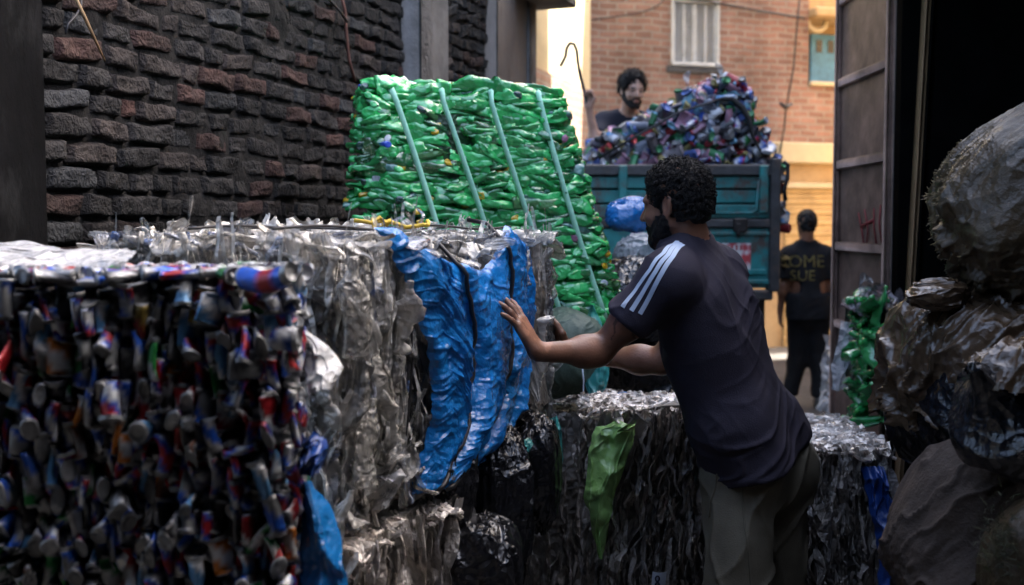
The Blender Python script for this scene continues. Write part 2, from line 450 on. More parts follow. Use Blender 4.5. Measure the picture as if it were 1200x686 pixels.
gb = thing('plastered_building', 'grey plastered house corner with cornice just past the brick wall', 'building', wallp(4.1, 0))
MB().box(wallp(4.115, 3.5, -.13), (.77, .4, 7.0), RW, bev=.01).build('wall', MT['greyplaster'], gb)
MB().box(wallp(4.40, 3.5, .079), (.16, .02, 7.0), RW, bev=.004).build('corner_strip', MT['concrete'], gb)
c0 = at(612, 8, 7.75)
MB().box(wallp(4.35, c0[2] + .14, .10), (.62, .44, .24), RW, bev=.012).build('cornice', MT['greyplaster'], gb)

# twigs and cables hanging on the wall
def wpt(px, py, d=.05):
    return on_plane(px, py, wallp(0, 0, d), WN)
t = MB().tube([wpt(84, -12, .10), wpt(100, 22, .11), wpt(112, 48, .09), wpt(123, 72, .06)], [.006, .006, .005, .003], 6, (.9, .7, .4))
tag(t.build('dry_cane', MT['timber']), 'thin dry cane leaning against the sooty brick wall', 'cane')
t = MB().tube([wpt(x, y, .06) for x, y in ((96, -10), (95, 8), (88, 20), (80, 28), (77, 40))], .004, 6)
tag(t.build('dangling_wire', MT['wire']), 'short bent wire dangling beside the dry cane on the brick wall', 'wire')
t = MB().tube([wpt(x, y, .05) for x, y in ((398, -12), (404, 12), (406, 40), (409, 70), (416, 96))], .007, 6)
tag(t.build('rusty_cable', material('rusty_cable', (.10, .035, .025), .7)), 'rusty reddish cable hanging down the brick wall near the pilaster', 'cable')
t = MB().tube([wpt(x, y, .07) for x, y in ((372, -12), (386, 0), (399, 14), (407, 26))], .006, 6)
tag(t.build('wall_cable', MT['wire']), 'dark slack cable crossing the top of the brick wall', 'cable')

# ------------------------------------------------------------------ sunlit cream house on the left beyond
CU = nrm(V3(.3376, 1, 0)); CN = V3(CU[1], -CU[0], 0)
RC = np.stack([CU, -CN, V3(0, 0, 1)], 1)
ch = thing('cream_house', 'sunlit pale cream plastered house seen between the grey corner and the brick house', 'house', (0, 11, 0))
MB().box(V3(-.34, 10, 0) + CU * 1.95 - CN * 1.0 + V3(0, 0, 4.0), (4.1, 2.0, 8.0), RC).build('wall', MT['cream'], ch)
mb = MB().box(V3(-.34, 10, 0) + CU * 2.0 + CN * .012 + V3(0, 0, 1.6), (4.0, .03, 3.2), RC)
mb.build('brick_base', brick_material('pale_brick', (.42, .27, .20), (.34, .20, .15), (.42, .35, .28), (CU[0], CU[1]), .082, .235), ch, smooth=False)
MB().box(V3(-.34, 10, 0) + CU * 1.95 - CN * .92 + V3(0, 0, 8.06), (4.3, 2.3, .12), RC, bev=.02).build('parapet', MT['ochre'], ch)

# ------------------------------------------------------------------ brick house closing the alley
FU = nrm(V3(.952, .304, 0)); FN = V3(FU[1], -FU[0], 0)
F0 = V3(.95, 14.0, 0)
RF = np.stack([FU, -FN, V3(0, 0, 1)], 1)
def fp(px, py, d=0.):
    return on_plane(px, py, F0 + FN * d, FN)
def fs(px, py=200):
    return float((fp(px, py) - F0) @ FU)
def fz(px, py):
    return float(fp(px, py)[2])
MT['farbrick'] = brick_material('pink_brick', (.37, .215, .165), (.245, .138, .105), (.36, .30, .25), (FU[0], FU[1]), .082, .235)
bh = thing('brick_house', 'pinkish brick house with a white shutter closing the end of the alley', 'house', F0)
s_e = fs(945)
def fbox(mb, s0, s1, z0, z1, d0, d1, bev=0., col=(1, 1, 1)):
    return mb.box(F0 + FU * ((s0 + s1) / 2) + FN * ((d0 + d1) / 2) + V3(0, 0, (z0 + z1) / 2), (s1 - s0, d1 - d0, z1 - z0), RF, col, bev)
z_led, z_led2 = fz(945, 192), fz(945, 168)
z_b0, z_b1 = fz(955, 165), fz(955, 101)
w0, w1, wz0, wz1 = fs(785), fs(841), fz(812, 74), fz(812, 0)
mb = MB()
fbox(mb, 0, w0, z_led2, 7, -.4, 0); fbox(mb, w1, s_e, z_led2, 7, -.4, 0)
fbox(mb, w0, w1, z_led2, wz0, -.4, 0); fbox(mb, w0, w1, wz1 + .03, 7, -.4, 0)
fbox(mb, s_e, 7, z_led2, z_b1, -.4, -.004)
mb.build('brick_wall', MT['farbrick'], bh, smooth=False)
mb = MB(); fbox(mb, 0, 7, 0, z_led, -.4, -.03)
mb.build('ground_floor_wall', MT['ochre'], bh, smooth=False)
mb = MB(); fbox(mb, fs(880), 7, z_led, z_led2, -.4, .10, .015)
mb.build('ledge', MT['cream'], bh, smooth=False)
mb = MB(); fbox(mb, 0, fs(880), z_led, z_led2, -.4, 0)
mb.build('lower_brick_band', MT['farbrick'], bh, smooth=False)
mb = MB(); fbox(mb, s_e, 7, z_b1 + .06, 7, -.9, -.5)
mb.build('recessed_wall', MT['ochre'], bh, smooth=False)
mb = MB(); fbox(mb, s_e + .02, 7, z_b1, z_b1 + .055, -.5, .05, .01)
mb.build('balcony_sill', MT['cream'], bh, smooth=False)
# balcony slab above with a curved lip
zs = fz(965, 22)
mb = MB(); fbox(mb, s_e + .01, 7, zs, zs + .12, -.5, .16, .02)
mb.build('balcony_slab', MT['ochre'], bh, smooth=False)
for px in (957, 1003):
    mb = MB()
    c = fp(px, 22, -.1); r = .14
    pts = [c + FU * (r * math.cos(a)) + V3(0, 0, r * .9 * math.sin(a) - .03) for a in np.linspace(math.pi, 2 * math.pi, 10)]
    mb.tube(pts, .04, 6)
    mb.build('balcony_bracket', MT['cream'], bh)
# blue window in the recess
q0, q1 = fp(946, 97, -.5), fp(974, 42, -.5)
b0, b1, bz0, bz1 = float((q0 - F0) @ FU), float((q1 - F0) @ FU), float(q0[2]), float(q1[2])
bwn = MB(); fbox(bwn, b0 + .02, b1 + .05, bz0, bz1, -.52, -.44, .006)
bwin = bwn.build('blue_window', MT['bluewood'], bh, smooth=False)
mb = MB()
for k in range(2):
    a = b0 + .05 + (b1 - b0) * .5 * k
    fbox(mb, a + .04, a + (b1 - b0) * .36, bz0 + .40, bz1 - .08, -.44, -.43)
mb.build('pane', MT['glass'], bwin, smooth=False)
# white louvred shutters
sh = MB()
fr = .035
fbox(sh, w0, w1, wz0 - .045, wz0, -.1, .05, .008)
fbox(sh, w0, w0 + fr, wz0, wz1, -.1, .02, .006); fbox(sh, w1 - fr, w1, wz0, wz1, -.1, .02, .006)
fbox(sh, w0 + fr, w1 - fr, wz1 - fr, wz1, -.1, .02, .006)
win = sh.build('shuttered_window', MT['shutter'], bh, smooth=False)
cw = (w1 - w0 - 2 * fr) / 2
for k in range(2):
    a = w0 + fr + k * cw
    lf = MB()
    for e in (0, cw / 2 - .012, cw - .03):
        fbox(lf, a + e + .003, a + e + .027, wz0 + .004, wz1 - fr - .004, -.05, -.01, .003)
    n = 26
    for i in range(n):
        zc = wz0 + .02 + (wz1 - wz0 - .07) * i / (n - 1)
        for q in (0, 1):
            x0 = a + .027 + q * (cw / 2 - .012)
            x1 = x0 + cw / 2 - .036
            P = F0 + FU * ((x0 + x1) / 2) - FN * .03 + V3(0, 0, zc)
            tl = math.radians(38)
            R2 = np.stack([FU, -FN * math.cos(tl) + V3(0, 0, math.sin(tl)), V3(0, 0, math.cos(tl)) + FN * math.sin(tl)], 1)
            lf.box(P, (x1 - x0, .034, .006), R2)
    lf.build('shutter_leaf', MT['shutter'], win, smooth=False)
    mb = MB(); fbox(mb, a + .003, a + cw - .003, wz0, wz1 - fr, -.098, -.09)
    mb.build('dark_backing', MT['shed'], win, smooth=False)
mb = MB(); fbox(mb, w0 - .06, w1 + .06, wz0 - .13, wz0 - .048, -.05, .035, .012)
mb.build('window_sill', MT['concrete'], win, smooth=False)
# roller shutter of the ground floor
r0, r1, rz0, rz1 = fs(921), fs(980), 0.0, fz(950, 221)
mb = MB()
n = 30
for i in range(n):
    za = rz0 + (rz1 - rz0) * i / n; zb = rz0 + (rz1 - rz0) * (i + 1) / n
    fbox(mb, r0, r1, za + .003, zb, -.04, .0 if i % 2 else -.008, .008)
mb.build('roller_shutter', MT['roller'], bh, smooth=False)
mb = MB(); fbox(mb, r0 - .06, r1 + .06, rz1, rz1 + .07, -.04, .05, .01)
mb.build('shutter_box', MT['cream'], bh, smooth=False)
mb = MB(); fbox(mb, 0, 7, 6.98, 7.1, -.5, .12, .02); mb.build('roof_edge', MT['concrete'], bh, smooth=False)
# cables on the facade
t = MB()
pts = [fp(x, y, .12) for x, y in ((938, -14), (934, 30), (930, 80), (924, 112), (921, 128), (919, 150), (913, 185), (911, 205))]
t.tube(pts, .012, 6); t.tube([fp(914, 121, .12), fp(921, 126, .13), fp(928, 122, .12)], [.02, .035, .02], 7)
tag(t.build('hanging_cable', MT['wire']), 'knotted black cable hanging down the far brick house', 'cable')
t = MB().tube([fp(x, y, .05) for x, y in ((690, 24), (720, 20), (752, 15), (770, 8), (785, -8))], .008, 5)
tag(t.build('thin_cable', MT['wire']), 'thin cable sagging across the far bricks left of the white shutter', 'cable')
t = MB().tube([fp(x, y, .05) for x, y in ((782, -4), (830, 2), (880, 11), (944, 22))], .014, 6)
tag(t.build('facade_pipe', MT['wire']), 'dark pipe running along the far bricks right of the white shutter', 'pipe')

# unseen tall block behind the gate, added to keep the sun off the alley
rh = thing('sun_blocker', 'unseen ochre house block behind the gate, added to keep the sun off the alley', 'house', (6.4, 10, 0))
MB().box((6.6, 9.75, 6.5), (5.2, 8.3, 13.0)).build('wall', MT['ochre'], rh, smooth=False)
MB().box((6.6, 9.75, 13.06), (5.4, 8.5, .12), bev=.02).build('roof', MT['concrete'], rh, smooth=False)

# ------------------------------------------------------------------ the dark shed on the right, and unseen roof and walls added for shade
sd = thing('shed', 'pitch dark open shed filling the right side behind the big sacks', 'shed', (3.4, 2, 0))
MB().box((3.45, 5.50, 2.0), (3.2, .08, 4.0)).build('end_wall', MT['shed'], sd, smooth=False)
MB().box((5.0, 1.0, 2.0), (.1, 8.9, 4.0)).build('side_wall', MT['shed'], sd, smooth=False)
MB().box((1.0, -3.0, 2.0), (7.9, .1, 4.0)).build('shade_back_wall', MT['shed'], sd, smooth=False)  # unseen wall behind the camera, added to keep the foreground dark
MB().box((-2.9, -.7, 2.0), (.1, 4.5, 4.0)).build('shade_left_wall', MT['shed'], sd, smooth=False)  # unseen wall left of the camera, added to cut light from behind
MB().box((3.20, 3.68, 3.46), (3.7, 3.69, .1)).build('roof', MT['shed'], sd, smooth=False)  # out of view; eave brought forward to shade the sacks
MB().box((1.05, -.68, 2.95), (8.1, 4.69, .1)).build('shade_roof', MT['shed'], sd, smooth=False)  # unseen roof over the camera, added to darken the foreground

# post at the shed's mouth
p0, p1 = at(1087, -20, 4.95), at(1058, 480, 4.95)
dv = nrm(p1 - p0); R = np.stack([nrm(np.cross(dv, V3(0, 1, 0))), V3(0, 1, 0), dv], 1)
ps = thing('door_post', 'thin worn wooden post leaning at the mouth of the dark shed', 'post', (p1[0], 4.95, 0))
L_ = (p0[2] + .6) / abs(dv[2])
MB().box(p0 + dv * (L_ / 2 - .6), (.022, .06, L_), R, bev=.003).build('post', MT['timber'], ps)
MB().box(p0 + dv * (L_ / 2 - .6) + R[:, 0] * .026 , (.026, .09, L_), R, bev=.003).build('rear_batten', MT['shed'], ps)

# steel gate leaf standing open
gt = thing('steel_gate', 'tall grey steel gate leaf standing open beside the dark shed', 'gate', (1.88, 6.0, 0))
gy0, gy1 = 5.62, 6.55
mb = MB()
N_ = Noise(31, 2.2)
yy, zz = np.meshgrid(np.linspace(gy0, gy1, 24), np.linspace(.06, 4.2, 60))
PP = np.stack([np.full_like(yy, 1.868), yy, zz], -1)
PP[..., 0] += .004 * N_(PP)
PP2 = PP.copy(); PP2[..., 0] += .03
mb.grid(PP).grid(PP2[:, ::-1])
mb.box((1.88, gy0 - .004, 2.13), (.035, .02, 4.14)).box((1.88, gy1 + .004, 2.13), (.035, .02, 4.14))
mb.build('sheet', MT['gate'], gt)
for zc in (.25, 1.05, 1.49, 1.95, 2.41, 2.87, 3.4):
    m2 = MB().box((1.856, (gy0 + gy1) / 2, zc), (.02, gy1 - gy0 - .06, .055), bev=.008)
    m2.build('rail', MT['gate'], gt)
for yc in (gy0 + .02, gy1 - .02):
    MB().box((1.852, yc, 2.13), (.03, .045, 4.14), bev=.008).build('stile', MT['gate'], gt)
MB().box((1.90, gy0 - .05, 2.1), (.07, .06, 4.2), bev=.005).build('hinge_post', MT['steel'], gt)
mb = MB()
for pts in (((1006, 250), (1010, 272), (1013, 292)), ((1013, 246), (1017, 268), (1015, 290)), ((1008, 266), (1016, 262), (1024, 258)), ((1024, 244), (1024, 266), (1027, 288)), ((1032, 240), (1030, 262), (1033, 284))):
    mb.tube([on_plane(x, y, V3(1.862, 0, 0), V3(1, 0, 0)) for x, y in pts], .010, 5, flat=.25, up=(1, 0, 0))
mb.build('red_scrawl', MT['redpaint'], gt)
# ------------------------------------------------------------------ distance-field modelling (bodies, clothes)
def smin(a, b, k):
    if k <= 0: return np.minimum(a, b)
    h = np.maximum(k - np.abs(a - b), 0) / k
    return np.minimum(a, b) - h * h * k * .25
def smax(a, b, k):
    return -smin(-a, -b, k)
class SDF:
    def __init__(s): s.ops = []
    def copy(s):
        n = SDF(); n.ops = list(s.ops); return n
    def cone(s, a, b, ra, rb, k=.03, sub=False):
        a, b = np.asarray(a, float), np.asarray(b, float)
        def f(P):
            ba = b - a
            t = np.clip((P - a) @ ba / (ba @ ba + 1e-12), 0, 1)
            return np.linalg.norm(P - a - t[:, None] * ba, axis=1) - (ra + (rb - ra) * t)
        m = max(ra, rb)
        s.ops.append((f, np.minimum(a, b) - m, np.maximum(a, b) + m, k, sub)); return s
    def ell(s, c, r, R=None, k=.03, sub=False):
        c, r = np.asarray(c, float), np.asarray(r, float)
        R = np.eye(3) if R is None else np.asarray(R)
        def f(P):
            q = (P - c) @ R
            k0 = np.linalg.norm(q / r, axis=1); k1 = np.linalg.norm(q / (r * r), axis=1) + 1e-9
            return k0 * (k0 - 1) / k1
        m = r.max()
        s.ops.append((f, c - m, c + m, k, sub)); return s
    def cut(s, p, n, k=0.004, box=None):                     # removes everything on the side n points to
        p, n = np.asarray(p, float), nrm(n)
        f = lambda P: -((P - p) @ n)
        lo, hi = (np.full(3, -99.), np.full(3, 99.)) if box is None else box
        if box is not None:
            c, h = (np.asarray(lo) + hi) / 2, (np.asarray(hi) - lo) / 2
            g = lambda P: np.maximum(f(P), np.max(np.abs(P - c) - h, axis=1))
            s.ops.append((g, np.asarray(lo, float), np.asarray(hi, float), k, True))
        else: s.ops.append((f, lo, hi, k, True))
        return s
    def eval(s, P, off=0.):
        d = np.full(len(P), 1.0)
        for f, lo, hi, k, sub in s.ops:
            e = f(P)
            d = smax(d, -e, k) if sub else smin(d, e, k)
        return d
    def grad(s, P, e=.003):
        g = np.stack([s.eval(P + V3(*(e if i == j else 0 for i in range(3)))) - s.eval(P - V3(*(e if i == j else 0 for i in range(3)))) for j in range(3)], 1)
        return g / (np.linalg.norm(g, axis=1)[:, None] + 1e-9)
    def snap(s, P, off=0., it=6):
        P = np.array(P, float)
        for _ in range(it):
            P = P - s.grad(P) * (s.eval(P) - off)[:, None]
        return P
    def mesh(s, h):
        adds = [o for o in s.ops if not o[4]]
        lo = np.min([o[1] for o in adds], 0) - .03; hi = np.max([o[2] for o in adds], 0) + .03
        n = np.ceil((hi - lo) / h).astype(int) + 1
        D = np.full(n, 1.0, np.float32)
        ax = [lo[i] + h * np.arange(n[i]) for i in range(3)]
        for f, a, b, k, sub in s.ops:
            m = k + 2.5 * h + (.03 if not sub else 0)
            i0 = np.clip(np.floor((a - m - lo) / h).astype(int), 0, n); i1 = np.clip(np.ceil((b + m - lo) / h).astype(int) + 1, 0, n)
            if np.any(i1 <= i0): continue
            sl = tuple(slice(i0[i], i1[i]) for i in range(3))
            g = np.meshgrid(*(ax[i][sl[i]] for i in range(3)), indexing='ij')
            P = np.stack([x.ravel() for x in g], 1)
            e = f(P).reshape(g[0].shape).astype(np.float32)
            D[sl] = smax(D[sl], -e, k) if sub else smin(D[sl], e, k)
        D[0] = D[-1] = 1; D[:, 0] = D[:, -1] = 1; D[:, :, 0] = D[:, :, -1] = 1
        S = D < 0
        cells, pos, edges = [], [], []
        dim = n
        for a in range(3):
            s0 = [slice(None)] * 3; s1 = [slice(None)] * 3
            s0[a] = slice(0, -1); s1[a] = slice(1, None)
            A, B = S[tuple(s0)], S[tuple(s1)]
            I = np.argwhere(A != B)
            if not len(I): continue
            d0 = D[tuple(I.T)]; J = I.copy(); J[:, a] += 1; d1 = D[tuple(J.T)]
            t = d0 / (d0 - d1)
            p = I.astype(float); p[:, a] += t
            b, c = (a + 1) % 3, (a + 2) % 3
            ids = []
            for ob, oc in ((0, 0), (-1, 0), (-1, -1), (0, -1)):
                K = I.copy(); K[:, b] += ob; K[:, c] += oc
                ids.append((K[:, 0] * dim[1] + K[:, 1]) * dim[2] + K[:, 2])
            ids = np.stack(ids, 1)
            inside = A[tuple(I.T)]
            ids = np.where(inside[:, None], ids, ids[:, ::-1])
            edges.append(ids); cells.append(ids.ravel()); pos.append(np.repeat(p, 4, 0))
        C = np.concatenate(cells); Pp = np.concatenate(pos); E = np.concatenate(edges)
        u, inv = np.unique(C, return_inverse=True)
        cnt = np.bincount(inv)
        V = np.stack([np.bincount(inv, Pp[:, i]) / cnt for i in range(3)], 1) * h + lo
        Q = np.searchsorted(u, E)
        return V, Q
def vnormals(V, Q):
    n = np.cross(V[Q[:, 2]] - V[Q[:, 0]], V[Q[:, 3]] - V[Q[:, 1]])
    N = np.stack([np.bincount(Q.ravel(), np.repeat(n[:, i], 4), len(V)) for i in range(3)], 1)
    return N / (np.linalg.norm(N, axis=1)[:, None] + 1e-12)
def relax(V, Q, it=2, l=.5):
    for _ in range(it):
        S = np.zeros_like(V); c = np.zeros(len(V))
        for a, b in ((0, 1), (1, 2), (2, 3), (3, 0)):
            for i, j in ((a, b), (b, a)):
                for k in range(3): S[:, k] += np.bincount(Q[:, i], V[Q[:, j], k], len(V))
                c += np.bincount(Q[:, i], minlength=len(V))
        V = V + l * (S / c[:, None] - V)
    return V

# ------------------------------------------------------------------ people
def head_frame(f, up=(0, 0, 1)):
    f = nrm(f); l = nrm(np.cross(up, f)); u = np.cross(f, l)
    return np.stack([f, l, u], 1)                              # columns: forward, left, up
def add_head(B, C, R, face=True):
    w = lambda x, y, z: C + R @ V3(x, y, z)
    B.ell(w(-.012, 0, .040), (.096, .074, .088), R, k=.02)
    B.ell(w(.030, 0, -.030), (.064, .058, .082), R, k=.03)
    for s in (-1, 1):
        B.cone(w(.000, s * .056, -.045), w(.062, s * .020, -.098), .018, .016, k=.03)
    B.cone(w(.072, -.012, -.098), w(.072, .012, -.098), .017, .017, k=.02)
    for s in (-1, 1): B.cone(w(.082, s * .014, .030), w(.068, s * .050, .026), .010, .011, k=.012)   # brow
    for s in (-1, 1): B.ell(w(.092, s * .031, .008), (.015, .017, .011), R, k=.012, sub=True)          # eye socket
    for s in (-1, 1): B.ell(w(.073, s * .031, .009), (.013, .014, .012), R, k=.003)                    # eyeball with lids
    for s in (-1, 1): B.ell(w(.062, s * .040, -.022), (.022, .020, .018), R, k=.02)                    # cheekbone
    B.cone(w(.088, 0, .014), w(.112, 0, -.024), .008, .011, k=.010)
    for s in (-1, 1): B.ell(w(.098, s * .012, -.028), (.011, .008, .008), R, k=.006)
    B.ell(w(.090, 0, -.054), (.012, .024, .007), R, k=.006)                                            # lips
    B.ell(w(.088, 0, -.066), (.012, .020, .008), R, k=.006)
    for s in (-1, 1):                                                                                  # ears
        Re = R @ np.array(Matrix.Rotation(math.radians(-18 * s), 3, 'Z')) @ np.array(Matrix.Rotation(math.radians(-12), 3, 'Y'))
        c = w(-.012, s * .076, .002)
        B.ell(c, (.021, .008, .034), Re, k=.008)
        B.ell(c + Re @ V3(.004, s * .008, .004), (.011, .006, .020), Re, k=.004, sub=True)
        B.ell(w(-.004, s * .074, -.030), (.009, .006, .010), R, k=.006)
def add_hand(B, W, d, pn, side, curl=(.25, .3, .2), scale=1., thumb=(.9, .5, .3), spread=.13):
    """W wrist, d finger direction, pn the way the palm looks, side the way the thumb lies"""
    d, pn = nrm(d), nrm(pn); side = nrm(side - d * (side @ d))
    pn = nrm(pn - d * (pn @ d) - side * (pn @ side))
    s = scale
    offs = (.030, .010, -.010, -.029); lens = (.070, .080, .074, .057); mets = (.092, .095, .090, .082)
    for i in range(4):
        k = W + d * mets[i] * s + side * offs[i] * s
        B.cone(W + side * offs[i] * .55 * s + d * .012 * s, k, .0155 * s, .0115 * s, k=.012)
        dd = nrm(d + side * spread * (offs[i] / .02))
        p = k; ang = 0; r = (.0095, .0088, .0078, .0062)
        for j, (fr, c) in enumerate(zip((.45, .30, .25), curl)):
            ang += c
            q = p + (dd * math.cos(ang) + pn * math.sin(ang)) * lens[i] * fr * s
            B.cone(p, q, r[j] * s * (.9 if i == 3 else 1), r[j + 1] * s * (.9 if i == 3 else 1), k=.004)
            p = q
    t0 = W + d * .018 * s + side * .020 * s + pn * .006 * s
    a, b, c = thumb
    t1 = t0 + (d * .62 + side * a + pn * .25) / math.sqrt(.62 ** 2 + a * a + .06) * .045 * s
    t2 = t1 + nrm(d * .85 + side * b + pn * .1) * .034 * s
    t3 = t2 + nrm(d * .95 + side * c + pn * .05) * .027 * s
    B.cone(t0, t1, .016 * s, .0125 * s, k=.014); B.cone(t1, t2, .0118 * s, .0105 * s, k=.005); B.cone(t2, t3, .0105 * s, .008 * s, k=.004)
def body_field(J):
    """J: joints in world space"""
    B = SDF()
    mS, mH = (J['Ls'] + J['Rs']) / 2, (J['Lh'] + J['Rh']) / 2
    up = nrm(mS - mH); lat = nrm(J['Ls'] - J['Rs']); fw = nrm(np.cross(lat, up)) * (J.get('flip', 1))
    w = np.linalg.norm(J['Ls'] - J['Rs'])
    Nb, H, R = J['Nb'], J['H'], J['HR']
    for S in (J['Ls'], J['Rs']):
        B.cone(Nb + up * .02, S + up * .005, .045, .050, k=.05)
        i = mS + (S - mS) * .50
        B.cone(i - up * .09, mH + (S - mS) * .42 + up * .14, .098, .092, k=.06)
        B.ell(S, (.060,) * 3, k=.04)
    B.cone(mS - up * .02 + fw * .0, mS - up * .22 + fw * .02, .085, .105, k=.05)
    B.cone(mS - up * .2 + fw * .02, mH + up * .05, .112, .110, k=.06)
    for s, Hh in ((1, J['Lh']), (-1, J['Rh'])):
        B.ell(Hh + up * .02 - fw * .035 , (.098,) * 3, k=.05)
        side = 'L' if s > 0 else 'R'
        K, A = J[side + 'k'], J[side + 'a']
        B.cone(Hh, K, .088, .056, k=.05)
        B.cone(K, A, .054, .036, k=.03)
        B.ell(K + (A - K) * .3 - fw * .018, (.05, .05, .10), k=.03)
        B.cone(A - V3(0, 0, .03), A + J['foot' + side] * .16 - V3(0, 0, .045), .036, .028, k=.03)
    for s in 'LR':
        S, E, Wr = J[s + 's'], J[s + 'e'], J[s + 'w']
        B.cone(S, E, .050, .039, k=.03)
        B.ell(S + (E - S) * .55, (.046,) * 3, k=.05)
        B.cone(E, Wr, .040, .0265, k=.02)
        B.ell(E + (Wr - E) * .22, (.044,) * 3, k=.04)
        add_hand(B, Wr, **J['hand' + s])
    B.cone(Nb - up * .02, H + R @ V3(-.028, 0, -.035), .060, .055, k=.035)
    add_head(B, H, R)
    return B, dict(mS=mS, mH=mH, up=up, lat=lat, fw=fw, w=w)
def skin_colours(V, J, base=(.215, .098, .058)):
    nz = Noise(4, 14)(V); nf = Noise(8, 70, oct=2)(V)
    c = np.array(base)[None] * (1 + .12 * nz + .08 * nf)[:, None]
    q = (V - J['H']) @ J['HR']
    inh = (np.abs(q) < .16).all(1)
    for s in (-1, 1):
        e = inh & (np.linalg.norm((q - V3(.083, s * .031, .009)) / V3(.012, .013, .007), axis=1) < 1)
        c[e] = (.05, .04, .035)
        bw_ = inh & (np.linalg.norm((q - V3(.080, s * .033, .030)) / V3(.03, .021, .006), axis=1) < 1)
        c[bw_] = (.016, .012, .01)
    lp = inh & (np.linalg.norm((q - V3(.100, 0, -.060)) / V3(.02, .022, .012), axis=1) < 1)
    c[lp] *= (.85, .62, .6)
    return c
def hair_field(H, R, thick=.016, low=-.015, back=-.07, fr=.075):
    A = SDF()
    w = lambda x, y, z: H + R @ V3(x, y, z)
    A.ell(w(-.014, 0, .042), (.097 + thick, .076 + thick, .090 + thick), R, k=0)
    A.ell(w(-.045, 0, -.01), (.060 + thick * .3, .066 + thick * .25, .075), R, k=.03)
    # cut the face away: a slanted hairline, then below ear level
    A.cut(w(fr - .005, 0, .05), R @ V3(1, 0, -.55), k=.01)
    A.cut(w(.02, 0, low + .008), R @ V3(.75, 0, -.75), k=.01)
    A.cut(w(-.04, 0, back), R @ V3(-.1, 0, -1), k=.02)
    for s in (-1, 1):
        A.ell(w(-.008, s * .085, -.004), (.028, .026, .038), R, k=.006, sub=True)
    return A
def curls(mb, A, H, R, n, size, seed, zmin=-.03):
    r = np.random.default_rng(seed)
    V, Q = A.mesh(.009)
    q = (V - H) @ R
    ok = (q[:, 2] > zmin)
    V = V[ok][r.integers(0, ok.sum(), n)] + r.normal(0, .003, (n, 3))
    N = A.grad(V)
    for p, nn in zip(V, N):
        a = nrm(np.cross(nn, r.normal(size=3))); b = np.cross(nn, a)
        th = np.linspace(0, r.uniform(3.6, 6.4), 6)
        s = size * r.uniform(.6, 1.2)
        P = p + nn * (.001 + np.linspace(0, 1, 6)[:, None] * s * .8) + s * .62 * (np.cos(th)[:, None] * a + np.sin(th)[:, None] * b)
        mb.tube(P, [.0013, .0015, .0015, .0013, .0011, .0006], 4, cap=False)
def cloth(field, h, wrinkle, name, mat, parent, it=2):
    V, Q = field.mesh(h)
    V = relax(V, Q, it, .5)
    N = vnormals(V, Q)
    V = V + N * wrinkle(V)[:, None]
    mb = MB(); mb.add(V, Q)
    return mb.build(name, mat, parent)
# ------------------------------------------------------------------ crushed bottles, cans and films
BPROF = np.array([(0, .0), (0, .72), (.02, .98), (.08, 1), (.16, .93), (.22, 1.0), (.30, .93), (.36, 1.0), (.44, .93), (.52, 1.0), (.62, 1.0), (.72, .88), (.80, .62), (.87, .38), (.905, .31), (.905, .36), (.92, .37), (.985, .37), (1.0, .31), (1.0, 0)])
def bottle_geo(r, L, R, flat, crumple=1., n=12):
    x = BPROF[:, 0] * L; rad = BPROF[:, 1] * R
    a = np.linspace(0, 2 * math.pi, n, endpoint=False) + r.uniform(0, 1)
    V = np.stack([np.repeat(x, n), np.outer(rad, np.cos(a)).ravel(), np.outer(rad, np.sin(a)).ravel()], 1)
    cap = np.repeat(np.arange(len(x)) >= 15, n)
    fl = np.where(cap, .8, flat)
    nz, nb = Noise(int(r.integers(1e9)), 1.7 / R, n=8, oct=3), Noise(int(r.integers(1e9)), 1.1 / R * .4, oct=1)
    d = np.stack([nz(V), nz(V + 5), ridge(nb(V) * .8)], 1)
    body = np.where(cap | (V[:, 0] < 1e-6), .15, 1.) * crumple
    V = V + d * (R * .16 * body)[:, None]
    V[:, 1] *= 1 + .4 * (1 - fl); V[:, 2] *= fl
    V[:, 2] += L * r.normal(0, .06) * np.sin(V[:, 0] / L * math.pi)
    V[:, 1] += L * r.normal(0, .04) * np.sin(V[:, 0] / L * math.pi)
    tw = r.normal(0, .5) * V[:, 0] / L
    y, z = V[:, 1].copy(), V[:, 2].copy()
    V[:, 1], V[:, 2] = y * np.cos(tw) - z * np.sin(tw), y * np.sin(tw) + z * np.cos(tw)
    m = len(x)
    Q = [[i * n + j, i * n + (j + 1) % n, (i + 1) * n + (j + 1) % n, (i + 1) * n + j] for i in range(m - 1) for j in range(n)]
    V[:, 0] -= L / 2
    return V, np.array(Q), cap
CPROF = np.array([(0, 0, 0), (0.03, .55, 0), (0, .72, 0), (0, .78, 0), (.05, .97, 0), (.07, 1, 1), (.2, 1, 1), (.35, 1, 1), (.5, 1, 1), (.65, 1, 1), (.8, 1, 1), (.885, 1, 1), (.90, .98, 0), (.965, .83, 0), (.985, .87, 0), (1, .85, 0), (.985, .80, 0), (.96, .78, 0), (.96, 0, 0)])
PAL = dict(red=(.30, .012, .018), blue=(.012, .085, .46), white=(.56, .58, .62), silver=(.30, .31, .33), green=(.02, .20, .05), orange=(.55, .17, .02), black=(.02, .02, .025), gold=(.42, .30, .07), sky=(.10, .28, .55), rust=(.20, .08, .05))
